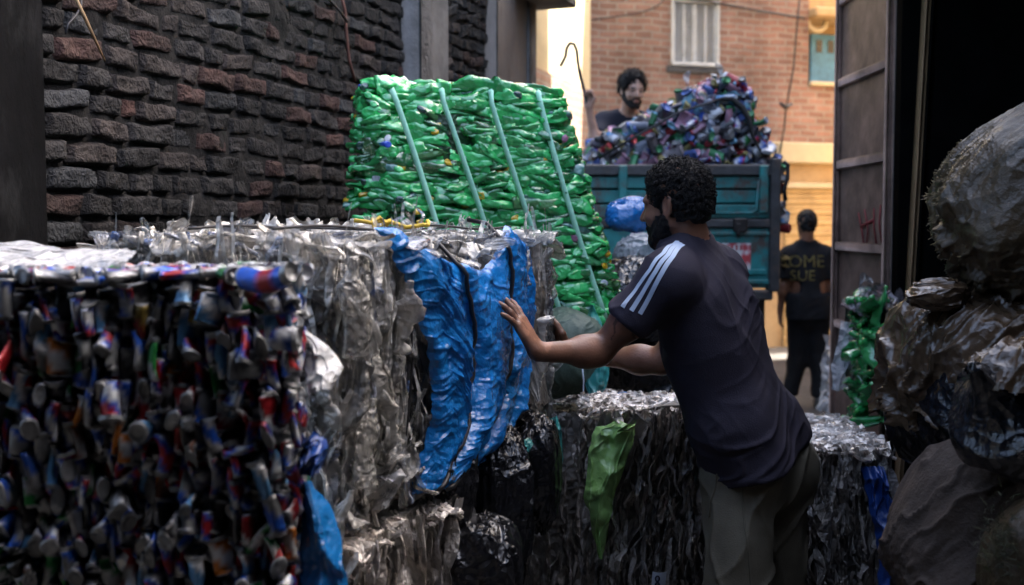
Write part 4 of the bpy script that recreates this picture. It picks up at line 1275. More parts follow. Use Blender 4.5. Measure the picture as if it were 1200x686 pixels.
for x0, x1 in ((742, 822), (832, 906)):
    mb = MB()
    bx(mb, tx(x0), tx(x1), TY - .018, TY - .001, tz(276), tz(272), .004); bx(mb, tx(x0), tx(x1), TY - .018, TY - .001, tz(333), tz(328), .004)
    bx(mb, tx(x0), tx(x0 + 5), TY - .018, TY - .001, tz(327.9), tz(276.1), .004); bx(mb, tx(x1 - 5), tx(x1), TY - .018, TY - .001, tz(327.9), tz(276.1), .004)
    bx(mb, tx(x0 + 8), tx(x1 - 8), TY - .014, TY - .001, tz(322), tz(316), .004)
    mb.build('pressed_rib', MT['teal_paint'], trk, smooth=False)
mb = MB(); bx(mb, tx(858), tx(874), TY - .05, TY - .021, tz(272), tz(256), .008); bx(mb, tx(861), tx(866), TY - .06, TY - .051, tz(276), tz(262), .004)
mb.build('latch', MT['steel'], trk, smooth=False)
u, v = np.meshgrid(np.linspace(0, 1, 40), np.linspace(0, 1, 36))
n_ = Noise(66, 5, oct=2)(np.stack([u * 2, v * 2, 0 * u], -1))
c = np.where(n_[..., None] > .75, V3(.45, .05, .06), np.where(n_[..., None] > .25, V3(.55, .28, .30), V3(.62, .60, .60)))
c = np.where((np.abs(v - .82) < .10)[..., None] & (np.sin(u * 40) > -.2)[..., None], V3(.40, .06, .07), c)
P = np.stack([tx(846) + u * (tx(880) - tx(846)), np.full_like(u, TY - .0042), tz(316) + v * (tz(285) - tz(316))], -1)
MB().grid(P, c).build('sticker', MT['sticker'], trk)
mb = MB(); bx(mb, tX1 - .05, tX1 + .02, TY - .03, TY + .09, tz(342), tz(186), .008)
mb.build('corner_post', MT['rail'], trk, smooth=False)
mb = MB()
mb.tube([V3(tx(915), TY - .05, tz(190)), V3(tx(920), TY - .05, tz(194)), V3(tx(920), TY - .05, tz(210)), V3(tx(916), TY - .05, tz(222)), V3(tx(918), TY - .05, tz(236))], .014, 6)
mb.build('hanging_chain', MT['steel'], trk)
mb = MB(); bx(mb, tX0 + .05, tX1 - .02, TY - .02, TY + .06, tz(352), tz(340), .01)
mb.build('bumper', MT['rail'], trk, smooth=False)
for x0 in (tX0 + .16, tX1 - .40):
    mb = MB(); bx(mb, x0 + .02, x0 + .14, TY - .035, TY - .0205, tz(351), tz(342), .004); mb.build('tail_light', MT['lamp'], trk, smooth=False)
for y in (8.1, 10.45):
    for s, x0 in ((1, tX0 + .05), (-1, tX1 - .27)):
        a = np.linspace(0, 2 * math.pi, 28, endpoint=False)
        prof = [(.20, .0), (.33, .0), (.36, .025), (.37, .06), (.37, .16), (.36, .195), (.33, .22), (.20, .22)]
        G = np.array([[[x0 + d, y + r_ * math.cos(t), .375 + r_ * math.sin(t)] for t in a] for r_, d in prof])
        w = MB().grid(G, wrap=True).build('wheel', MT['rubber'], trk)
        m2 = MB().tube([(x0 + .03, y, .375), (x0 + .19, y, .375)], .205, 24); m2.build('rim', MT['rail'], w)
for s, x0 in ((1, tX0 + .02), (-1, tX1 - .30)):
    mb = MB(); bx(mb, x0, x0 + .28, 7.62, 7.63, .25, tz(352), 0); mb.build('mud_flap', MT['rubber'], trk, smooth=False)
mb = MB(); bx(mb, tX0 + .35, tX0 + .45, TY + .1, 11, .62, zb + .078); bx(mb, tX1 - .45, tX1 - .35, TY + .1, 11, .62, zb + .078)
mb.tube([(tX0 + .1, 8.1, .40), (tX1 - .1, 8.1, .40)], .05, 10)
mb.build('chassis', MT['steel'], trk, smooth=False)
mb = MB(); bx(mb, tX0 + .05, tX1 - .05, 9.98, 11.1, .55, 1.85, .12)
cab = mb.build('cab', MT['teal_paint'], trk, smooth=False)
mb = MB(); bx(mb, tX0 + .25, tX1 - .25, 9.972, 9.978, 1.35, 1.7); mb.build('rear_window', MT['glass'], cab, smooth=False)

# its load: a slumped bale of mixed cans and bottles
r = np.random.default_rng(77)
load = thing('mixed_can_bale', 'tilted heap of mixed cans and bottles piled high on the teal truck', 'bale', (tx(800), 7.9, zt))
top = [(692, 176), (706, 164), (740, 147), (780, 129), (806, 113), (826, 98), (846, 90), (864, 98), (878, 116), (889, 146), (907, 182), (915, 192)]
txs, tzs = np.array([tx(p[0], 7.55) for p in top]), np.array([tz(p[1], 7.55) for p in top])
lz0 = zb + .15
mb = MB()
nzl = Noise(5, 9, oct=2)
gx = np.linspace(txs[0], txs[-1] - .03, 40); rows_ = []
for y, k in ((7.58, 0), (7.58, .5), (7.58, 1), (7.75, 1), (7.95, 1), (8.0, .5), (8.0, 0)):
    zz = lz0 + (np.interp(gx, txs, tzs) - .05 - lz0) * k
    rows_.append(np.stack([gx, np.full_like(gx, y), zz], -1))
G = np.array(rows_); G[..., 1] += .02 * nzl(G)
mb.grid(G, (.8, .8, .9)); mb.build('packed_core', MT['core'], load)
pk = Pack()
LPAL = [(.55, .56, .60), (.30, .34, .44), (.10, .16, .42), (.42, .05, .06), (.05, .22, .10), (.60, .62, .70), (.35, .30, .12), (.14, .13, .16), (.22, .45, .60), (.45, .25, .35), (.24, .22, .24)]
def load_item(c, w):
    V, Q, C = can_geo(r, r.uniform(.08, .15), r.uniform(.022, .036), r.uniform(.35, .8), n=8)
    if r.random() < .80:
        C[:] = np.array(LPAL[r.integers(len(LPAL))]) * r.uniform(.5, 1.2)
        C[8 * 12:] = LPAL[r.integers(len(LPAL))]
    pk.add(pose(V, c, nrm(V3(.55, -.25, .65) * r.choice((-1, 1)) + r.normal(0, .65, 3)), nrm(V3(0, -1, .3) + r.normal(0, .6, 3))), Q, C, w)
for x in np.arange(txs[0], txs[-1], .046):
    zt_ = np.interp(x, txs, tzs)
    for z in np.arange(lz0 + .25, zt_, .052):
        load_item(V3(x + r.normal(0, .015), 7.56 + r.normal(0, .02), z + r.normal(0, .015)), 1)
    for y in np.arange(7.60, 8.02, .07):
        load_item(V3(x + r.normal(0, .02), y, zt_ - .02 + r.normal(0, .016)), .6)
pk.finish(load, 'crushed_can', 'packed_cans', MT['can'])
mb = MB()
q = [(702, 186), (740, 163), (770, 146), (800, 130), (828, 122), (845, 116), (858, 116), (870, 126), (878, 140), (882, 160), (893, 180)]
mb.tube([at(x, y, 7.46) for x, y in q[:6]], .009, 6, flat=.4, up=(0, 1, 0)); mb.build('strap', MT['wire'], load)
mb = MB(); mb.tube([at(x, y, 7.50) for x, y in q[4:]], [.006, .012, .018, .02, .018, .012, .006], 8); mb.build('rolled_net', MT['rubber'], load)
for px, py, a in ((806, 92, 20), (842, 84, -10), (862, 102, 40), (868, 106, -30)):
    V, Q = film_geo(r, .05, .10, .012)
    MB().add(pose(V, at(px, py, 7.6), nrm(V3(math.sin(math.radians(a)), 0, 1)), V3(.2, -1, 0)), Q).build('plastic_flap', MT['film'], load)

# ------------------------------------------------------------------ bags and sacks
def bag_grid(c, rad, seed, fold=.03, R=None, nu=150, nv=110, e=.85, flow=(0, 0, 1), ff=26, sag=.12, fine=.012, pinch=None):
    u, v = np.meshgrid(np.linspace(0, 2 * math.pi, nu, endpoint=False), np.linspace(-math.pi / 2, math.pi / 2, nv))
    sg = lambda x: np.sign(x) * np.abs(x) ** e
    D = np.stack([sg(np.cos(v)) * sg(np.cos(u)), sg(np.cos(v)) * sg(np.sin(u)), sg(np.sin(v))], -1)
    n1, n2, n3 = Noise(seed, 1.7, oct=2), Noise(seed + 1, 1., oct=2), Noise(seed + 2, 1., oct=2)
    f = nrm(flow)
    al = (D @ f)[..., None] * f
    Pr = (D - al) * ff * .30 + al * ff * .06 + .35 * np.stack([n1(D * 2), n1(D * 2 + 5), n1(D * 2 + 9)], -1)
    c1 = cusp(n2(Pr), .30) * np.clip(.55 + .6 * n1(D + 3), 0, 1.2)
    c2 = cusp(n3(Pr * 2.1), .22) * np.clip(.5 + .6 * n1(D + 8), 0, 1.2)
    rr = 1 + .07 * n1(D) + fold * (1.7 * c1 + .8 * c2 + .8 * n2(Pr * .5) - .6) + fine * .4 * n3(Pr * 3.5)
    if pinch is not None:
        p = nrm(pinch); k = np.clip((D @ p - .55) / .45, 0, 1)
        rr = rr * (1 + .35 * k ** 2) ; D = D - (D - p * (D @ p)[..., None]) * (.75 * k ** .7)[..., None]
    P = D * rr[..., None] * np.asarray(rad)
    P[..., 2] -= sag * rad[2] * (D[..., 0] ** 2 + D[..., 1] ** 2) * (D[..., 2] < .3)
    if R is not None: P = P @ np.asarray(R).T
    return P + np.asarray(c)
def rotm(ax, deg): return np.array(Matrix.Rotation(math.radians(deg), 3, ax))
def bag(name, label, cat, c, rad, mat, seed, group=None, **k):
    o = MB().grid(bag_grid(c, rad, seed, **k), wrap=True).build(name, MT[mat])
    return tag(o, label, cat, group)

# the big frayed sack top right
sc = at(1212, 228, 3.02)
fs_ = thing('frayed_sack', 'big bulging olive sack with a frayed fringe, topmost on the right', 'sack', sc - V3(0, 0, .24))
SG = bag_grid(sc, (.265, .24, .225), 301, fold=.060, R=rotm('Y', -22), flow=(.8, 0, .35), ff=34, fine=.012, nu=280, nv=200)
MB().grid(SG, wrap=True).build('sack_cloth', MT['sack'], fs_)
r = np.random.default_rng(88)
mb = MB()
PR = proj(SG.reshape(-1, 3)); edge_pts = SG.reshape(-1, 3)
Nn = edge_pts - sc
sel = np.where((PR[:, 0] < 1165) & (np.abs(Nn[:, 1]) < .19))[0]
for i in r.choice(sel, 2200):
    p = edge_pts[i]; n_ = nrm(Nn[i])
    w_ = np.clip((1150 - PR[i, 0]) / 60, .15, 1)
    L = r.uniform(.004, .017) * w_
    d = nrm(n_ + r.normal(0, .7, 3) + V3(0, 0, -.3))
    q = p + d * L * .5; e_ = p + d * L + r.normal(0, .25, 3) * L
    mb.tube([p - n_ * .004, q, e_], [.0013, .0012, .0007], 3, V3(1, 1, 1) * r.uniform(.5, 1.8), cap=False)
tag(mb.build('frayed_fringe', MT['fibre'], fs_), kind='stuff')
# middle bag: black film below, tan cover above
bc = at(1150, 438, 3.06)
bag('black_bag', 'glossy black plastic bag bulging under the tan plastic cover on the right', 'bag', bc + V3(.03, .02, -.03), (.275, .26, .25), 'black', 311, fold=.045, flow=(.5, 0, -.8), ff=24, fine=.014)
G = bag_grid(bc + V3(.03, .02, -.01), (.285, .27, .262), 312, fold=.07, flow=(-.75, 0, -.65), ff=30, fine=.016, nu=300, nv=220)
D = (G - bc) / .27
keep = np.ones(G.shape[:2], bool)
sx, szz = D[..., 0], D[..., 2]
lim = -.18 + .55 * np.maximum(0, sx) - .55 * np.clip(-sx - .1, 0, 1) + .10 * Noise(6, 5)(D)
keep = szz > lim
mb = MB(); nu = G.shape[1]
i, j = np.meshgrid(np.arange(G.shape[0] - 1), np.arange(nu), indexing='ij'); i, j = i.ravel(), j.ravel(); k2 = (j + 1) % nu
ok = keep[i, j] & keep[i, k2] & keep[i + 1, j] & keep[i + 1, k2]
mb.add(G.reshape(-1, 3), np.stack([i * nu + j, i * nu + k2, (i + 1) * nu + k2, (i + 1) * nu + j], 1)[ok])
tag(mb.build('tan_cover', MT['tansack']), 'creased tan plastic cover draped over the black bag, below the frayed sack', 'plastic sheet')
bag('tan_pouch', 'small crumpled tan pouch on the shoulder of the tan plastic cover', 'bag', at(1098, 344, 2.98), (.075, .07, .045), 'tansack', 315, fold=.07, ff=20, flow=(1, 0, .2))
# right lower dark bag
dc = at(1200, 492, 2.55)
bag('brown_bag', 'dark brown bag with a torn pale mouth at the right edge', 'bag', dc, (.155, .15, .15), 'black', 321, fold=.05, flow=(.2, 0, 1), ff=22, pinch=(-.7, -.4, .65))
G = bag_grid(dc + V3(0, 0, .02), (.16, .155, .155), 322, fold=.05, flow=(.6, 0, 1), ff=24, nu=120, nv=90)
D = (G - dc) / .155; keep = (D[..., 2] > .35 + .25 * np.maximum(0, -D[..., 0]) + .12 * Noise(8, 6)(D))
mb = MB(); nu = G.shape[1]
i, j = np.meshgrid(np.arange(G.shape[0] - 1), np.arange(nu), indexing='ij'); i, j = i.ravel(), j.ravel(); k2 = (j + 1) % nu
ok = keep[i, j] & keep[i, k2] & keep[i + 1, j] & keep[i + 1, k2]
mb.add(G.reshape(-1, 3), np.stack([i * nu + j, i * nu + k2, (i + 1) * nu + k2, (i + 1) * nu + j], 1)[ok])
tag(mb.build('torn_cover', MT['tansack']), 'torn tan scrap lying over the dark brown bag at the right edge', 'plastic scrap')
# pale sack at the bottom right
pc = at(1150, 640, 2.82)
bag('pale_sack', 'slumped pale brown woven sack at the bottom right, under the black bag', 'sack', pc, (.24, .26, .25), 'palesack', 331, fold=.028, R=rotm('Y', 28), flow=(.4, 0, 1), ff=44, fine=.010, nu=240, nv=180)
bag('pale_sack', 'pale brown sack with greenish frayed mesh in the bottom right corner', 'sack', at(1222, 668, 2.45), (.14, .14, .17), 'sack', 333, fold=.03, flow=(0, 0, 1), ff=20)
mb = MB()
for _ in range(260):
    p = at(r.normal(1178, 14), r.normal(640, 26), 2.36 + r.normal(0, .03)); d = r.normal(0, 1, 3)
    mb.tube([p, p + nrm(d) * .012, p + nrm(d + r.normal(0, .6, 3)) * .024], [.0012, .001, .0006], 3, V3(.25, .42, .25) * r.uniform(.5, 1.3), cap=False)
tag(mb.build('frayed_mesh', MT['fibre']), 'tangle of greenish mesh threads in the bottom right corner', 'mesh', kind='stuff')
for k, (px, py, Y, rr) in enumerate(((1235, 420, 3.35, .30), (1290, 560, 3.1, .3))):
    bag('black_bag', ('black bag in the dark behind the tan cover', 'black bag hidden low in the dark shed')[k], 'bag', at(px, py, Y), (rr, rr, rr), 'black', 340 + k, fold=.04)
# support under the right hand stack
bag('black_sack', 'large black sack at the foot of the stack of sacks on the right', 'sack', V3(1.42, 3.1, .40), (.36, .40, .42), 'black', 351, fold=.03)

# black bags hanging in the shadow below the blue film
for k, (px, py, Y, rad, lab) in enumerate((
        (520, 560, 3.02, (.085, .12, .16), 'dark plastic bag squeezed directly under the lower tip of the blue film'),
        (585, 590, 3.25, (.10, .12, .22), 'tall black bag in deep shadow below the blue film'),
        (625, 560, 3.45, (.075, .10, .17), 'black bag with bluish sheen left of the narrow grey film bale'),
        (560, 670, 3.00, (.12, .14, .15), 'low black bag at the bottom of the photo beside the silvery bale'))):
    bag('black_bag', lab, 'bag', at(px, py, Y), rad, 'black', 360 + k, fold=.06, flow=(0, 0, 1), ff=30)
def draped(name, label, cat, pts_left, pts_right, Y0, Y1, mat, seed, bulge=.04, nu=60, nv=90, fold=.012, ff=30, group=None):
    """crinkled sheet between two outlines seen from the alley, from depth Y0 (top) to Y1 (bottom)"""
    tv = np.linspace(0, 1, nv)
    def pl(pts):
        P = np.array([at(x, y, Y0 + (Y1 - Y0) * k / (len(pts) - 1)) for k, (x, y) in enumerate(pts)])
        return np.stack([np.interp(tv * (len(pts) - 1), np.arange(len(pts)), P[:, i]) for i in range(3)], 1)
    Lp, Rp = pl(pts_left), pl(pts_right)
    u = np.linspace(0, 1, nu)[None, :, None]
    P = Lp[:, None] * (1 - u) + Rp[:, None] * u
    n1, n2 = Noise(seed, 9, oct=2), Noise(seed + 1, 26, oct=3)
    uu = u[..., 0]
    P[..., 1] -= bulge * np.sin(np.pi * uu) ** .7
    n4, n5 = Noise(seed + 2, 1., oct=2), Noise(seed + 3, 1., oct=2)
    uu = np.broadcast_to(uu, P.shape[:2])
    Sx = np.stack([uu * ff * .35, tv[:, None] * 4 + 1.5 * uu + .5 * n1(P), 0 * uu], -1)
    f = 1.2 * cusp(n4(Sx), .28) + .7 * cusp(n5(Sx * 2.2), .25) + .5 * n4(Sx * .5)
    P[..., 1] -= fold * f + fold * .6 * ridge(n2(P) * .8)
    P[..., 0] += .3 * fold * n2(P + 4); P[..., 2] += .4 * fold * n2(P + 8)
    o = MB().grid(P).build(name, MT[mat])
    return tag(o, label, cat, group)
draped('lime_sheet', 'crumpled lime green plastic sheet hanging on the corner of the film bale', 'plastic sheet',
       [(722, 490), (700, 500), (689, 530), (688, 580), (693, 625), (704, 652)], [(747, 489), (744, 505), (734, 540), (722, 575), (711, 620), (708, 654)], 3.66, 3.58, 'lime', 401, .035, fold=.014, ff=16)
draped('teal_bag', 'torn teal plastic bag poking out beneath the blue film', 'bag',
       [(574, 525), (580, 535), (590, 548), (598, 556)], [(618, 512), (622, 520), (616, 540), (604, 557)], 3.38, 3.34, 'teal', 403, .03, fold=.012, ff=14)
draped('teal_bag', 'teal plastic bag hanging at the corner of the narrow grey film bale', 'bag',
       [(618, 500), (624, 520), (630, 540), (636, 560)], [(652, 488), (658, 505), (660, 535), (656, 562)], 3.60, 3.55, 'teal', 405, .03, fold=.012, ff=14)
draped('blue_bag', 'bright blue plastic bag hanging down right of the can bale', 'bag',
       [(357, 560), (354, 590), (350, 630), (346, 670), (344, 720)], [(366, 562), (384, 592), (398, 630), (408, 670), (412, 720)], 2.12, 2.08, 'blue', 407, .03, fold=.008, ff=9)
draped('clear_bag', 'milky clear plastic bag sticking out right of the can bale', 'bag',
       [(344, 388), (350, 410), (356, 436), (360, 458)], [(352, 387), (386, 404), (401, 430), (388, 454)], 2.22, 2.14, 'film', 409, .03, fold=.010, ff=8)
draped('blue_wrapper', 'crumpled blue and white wrapper at the right side of the can bale', 'wrapper',
       [(352, 505), (350, 530), (352, 560)], [(368, 500), (384, 530), (376, 562)], 2.12, 2.10, 'bluedark', 411, .03, fold=.02, ff=9)
draped('clear_scrap', 'shiny crumpled clear scrap low on the clear bottle bale', 'plastic scrap',
       [(440, 552), (438, 562), (436, 578), (432, 594)], [(470, 548), (476, 556), (466, 572), (452, 590)], 2.62, 2.60, 'film', 413, .02, fold=.016, ff=10)
draped('film_strip', 'clear film strip lying on top of the can bale', 'plastic film',
       [(-30, 286), (-30, 296), (-30, 306), (-30, 311)], [(150, 290), (158, 296), (156, 305), (150, 311)], 2.40, 2.12, 'film', 415, .0, fold=.014, ff=16)
draped('dark_blue_sheet', 'dark blue plastic sheet hanging right of the low clear film bale', 'plastic sheet',
       [(1006, 545), (1016, 580), (1024, 620), (1030, 690)], [(1034, 548), (1046, 585), (1058, 625), (1062, 690)], 3.78, 3.70, 'bluedark', 417, .04, fold=.014, ff=11)
# under and beside the green bale
bag('grey_sack', 'smooth grey green sack below the green bottle bale', 'sack', at(667, 414, 4.42), (.135, .15, .175), 'greysack', 421, fold=.035, ff=16, e=.75)
draped('teal_net_bag', 'pale teal net bag hanging from the green bottle bale', 'bag',
       [(693, 358), (684, 385), (680, 420), (684, 450), (694, 468)], [(697, 358), (708, 385), (716, 420), (714, 450), (704, 468)], 4.40, 4.28, 'teal', 423, .03, fold=.012, ff=13)
mb = MB().tube([at(x, y, 4.2) for x, y in ((682, 428), (684, 446), (683, 470), (686, 486))], .003, 5)
tag(mb.build('string', MT['stripe']), 'pale string dangling below the teal net bag', 'string')
bag('blue_bag', 'small bright blue bag on the ground under the green bale', 'bag', at(735, 476, 4.6), (.06, .07, .05), 'blue', 425, fold=.07)
bag('blue_bag', 'bright blue bag piled between the green bale and the truck', 'bag', at(736, 254, 5.6), (.12, .12, .085), 'blue', 427, fold=.07, ff=30)
bag('clear_bag', 'pinkish clear bag of wrappers behind the pushing man\'s chin', 'bag', at(752, 300, 5.5), (.13, .13, .11), 'film', 429, fold=.07, ff=30)
for k, (px, py, rad, lab) in enumerate(((770, 395, (.30, .3, .34), 'large dark sack standing behind the pushing man\'s arms'), (800, 478, (.26, .26, .22), 'dark sack lying low behind the pushing man'), (745, 350, (.2, .25, .2), 'dark sack under the pinkish clear bag'))):
    bag('dark_sack', lab, 'sack', at(px, py, 5.6 - k * .12), rad, 'black', 431 + k, fold=.04)
bag('dark_sack', 'dark sack at ground level below the pile behind the green bale', 'sack', V3(.75, 5.6, .28), (.5, .4, .34), 'black', 437, fold=.03)

# heap beside the gate: green bottles, pale film, netted cans
r = np.random.default_rng(99); pk = Pack()
gs = thing('green_bottle_sack', 'slim stack of green bottles standing before the steel gate', 'sack', at(1025, 480, 5.35))
core(gs, at(1004, 486, 5.40), V3(1, 0, 0), Zu, V3(0, -1, 0), .20, .52, .25, .02, (.2, .4, .25), .02)
for z in np.arange(0, .54, .045):
    for k in range(5):
        c = at(1006, 486, 5.40) + V3(r.uniform(-.02, .2), r.uniform(-.26, .02) if k > 1 else -.0, z)
        if k < 3: c[0] = at(1006, 486, 5.4)[0] + r.normal(-.005, .012); c[1] = 5.4 - r.uniform(-.03, .25)
        V, Q, cap = bottle_geo(r, r.uniform(.14, .22), .032, r.uniform(.4, .7))
        C = np.tile(V3(1, 1, 1) * r.uniform(.4, 1.0), (len(V), 1)); C[cap] = (1, .9, .6)
        pk.add(pose(V, c, nrm(V3(0, -1, 0) + r.normal(0, .6, 3)), nrm(Zu + r.normal(0, .4, 3))), Q, C)
pk.finish(gs, 'crushed_bottle', 'packed_bottles', MT['green'], 60)
bag('dark_sack', 'dark sack in shadow right of the slim stack of green bottles', 'sack', at(1050, 425, 5.25), (.12, .15, .26), 'black', 441, fold=.04)
nb = thing('wrapper_bag', 'bag of pale and pink wrappers on top of the dark sack by the gate', 'bag', at(1024, 366, 5.3))
mb = MB()
for k in range(60):
    V, Q = film_geo(r, r.uniform(.02, .05), r.uniform(.04, .08), .012, 5, 7)
    mb.add(pose(V, at(1028, 356, 5.28) + r.normal(0, 1, 3) * V3(.055, .04, .035), nrm(r.normal(0, 1, 3)), nrm(V3(0, -1, .4) + r.normal(0, .6, 3))), Q, None, np.array([(1, .85, .85), (.35, .3, .3), (.8, .5, .5), (.15, .15, .15)][r.integers(4)]))
tag(mb.build('wrapper', MT['film'], nb), kind='stuff')
MB().grid(bag_grid(at(1028, 360, 5.32), (.075, .06, .05), 445, fold=.05), wrap=True).build('bag_body', MT['black'], nb)
draped('pale_film', 'pale translucent film hanging against the steel gate', 'plastic film',
       [(984, 376), (980, 400), (976, 428), (974, 458)], [(1004, 374), (1003, 400), (1002, 430), (998, 455)], 5.55, 5.45, 'film', 447, .03, fold=.012, ff=8)
draped('pale_sheet', 'pale crumpled sheet lying beside the walking man\'s legs', 'plastic sheet',
       [(966, 392), (963, 420), (962, 450), (958, 480)], [(974, 392), (974, 420), (974, 450), (978, 482)], 9.2, 9.0, 'film', 449, .05, fold=.02, ff=6)
mb = MB()
for k in range(150):
    V, Q = film_geo(r, r.uniform(.05, .14), r.uniform(.07, .2), .02, 6, 8)
    p = V3(r.uniform(1.0, 2.1), r.uniform(4.7, 7.0), r.uniform(.02, .16))
    mb.add(pose(V, p, nrm(r.normal(0, 1, 3) * V3(1, 1, .3)), nrm(Zu + r.normal(0, .5, 3))), Q, None, V3(1, .97, .95) * r.uniform(.4, 1.2))
tag(mb.build('litter', MT['film']), 'loose plastic litter on the ground behind the low clear bale', 'litter', kind='stuff')
# small printed tag on the bale under the arm
tgp = thing('printed_tag', 'small white printed tag on the grey bale at the bottom edge', 'tag', at(770, 690, 3.58))
u, v = np.meshgrid(np.linspace(0, 1, 8), np.linspace(0, 1, 10))
P = at(763, 692, 3.60) + u[..., None] * V3(.045, 0, 0) + v[..., None] * V3(.004, 0, .062)
P[..., 1] -= .014 * np.sin(u * 3.1); 
MB().grid(P).build('tag_sheet', MT['label'], tgp)
for z in (.022, .043):
    th_ = np.linspace(0, 2 * math.pi, 16)
    MB().tube(at(763, 692, 3.60) + V3(.018, -.0165, z) + np.stack([.006 * np.cos(th_), 0 * th_, .0085 * np.sin(th_)], 1), .0028, 5, cap=False).build('printed_figure', MT['ink'], tgp)
# ------------------------------------------------------------------ people
def march(field, px, py, y0, y1, n=160):
    d = ray(px, py); o = V3(0, 0, EYE)
    ys = np.linspace(y0, y1, n)
    P = o + d[None] * (ys / d[1])[:, None]
    e = field.eval(P)
    k = np.argmax(e < 0)
    if e[k] >= 0: return None
    a, b = P[max(k - 1, 0)], P[k]
    for _ in range(12):
        m = (a + b) / 2
        if field.eval(m[None])[0] < 0: b = m
        else: a = m
    return (a + b) / 2

def shirt_field(J, I, hem, fl=.013, sleeve=.58, neck=.074, loose=.0):
    T = SDF(); mS, mH, up, lat, fw = I['mS'], I['mH'], I['up'], I['lat'], I['fw']
    for S in (J['Ls'], J['Rs']):
        T.cone(J['Nb'] + up * .02, S + up * .005, .046 + fl, .052 + fl, k=.05)
        i = mS + (S - mS) * .50
        T.cone(i - up * .09, mH + (S - mS) * .44 + up * .10, .099 + fl, .098 + fl + loose, k=.06)
        T.ell(S, (.060 + fl,) * 3, k=.04)
    T.cone(mS - up * .02, mS - up * .22 + fw * .02, .086 + fl, .106 + fl, k=.05)
    T.cone(mS - up * .2 + fw * .02, mH + up * .02, .113 + fl, .116 + fl + loose, k=.06)
    for Hh in (J['Lh'], J['Rh']):
        T.cone(Hh + up * .14 - fw * .03, Hh - up * .10 - fw * .045, (.104) + fl, .114 + fl + loose, k=.06)
    T.cut(mH + up * hem, -up, k=.006)
    for s in 'LR':
        S, E = J[s + 's'], J[s + 'e']
        e = S + (E - S) * sleeve
        T.cone(S - up * .005, S + (E - S) * (sleeve + .15), .066 + fl * .6, .060 + fl * .8, k=.045)
        T.cut(e, E - S, k=.004, box=(e - .12, e + .12))
    T.ell(J['Nb'] + up * .055 + fw * .015, (neck, neck, neck * .9), k=.006, sub=True)
    return T
def trouser_field(J, I, fl=.018, waist=.16, ankle=.06):
    T = SDF(); mS, mH, up, lat, fw = I['mS'], I['mH'], I['up'], I['lat'], I['fw']
    T.cone(mH + up * .02, mH + up * (waist + .1), .110 + fl * .5, .112, k=.05)
    for s in 'LR':
        Hh, K, A = J[s + 'h'], J[s + 'k'], J[s + 'a']
        T.ell(Hh - up * .01 - fw * .035, (.094 + fl * .6,) * 3, k=.06)
        T.cone(Hh, K, .092 + fl, .064 + fl, k=.05)
        T.cone(K, A - V3(0, 0, .05), .064 + fl, .046 + fl, k=.04)
        c = A + V3(0, 0, ankle - .05)
        T.cut(c, V3(0, 0, -1), k=.006, box=(c - .2, c + .2))
    T.cut(mH + up * waist, up, k=.006, box=(mH - .45, mH + .6))
    return T
def shoes(J, root, mat):
    for s in 'LR':
        A, f = J[s + 'a'], J['foot' + s]
        S = SDF()
        S.cone(A + V3(0, 0, -.01), A - V3(0, 0, .04) - f * .03, .048, .050, k=.03)
        S.cone(A - V3(0, 0, .045) - f * .04, A - V3(0, 0, .05) + f * .17, .046, .044, k=.04)
        S.cut(A - V3(0, 0, .088), V3(0, 0, -1), k=.004)
        V, Q = S.mesh(.011)
        MB().add(V, Q).build('shoe', mat, root)
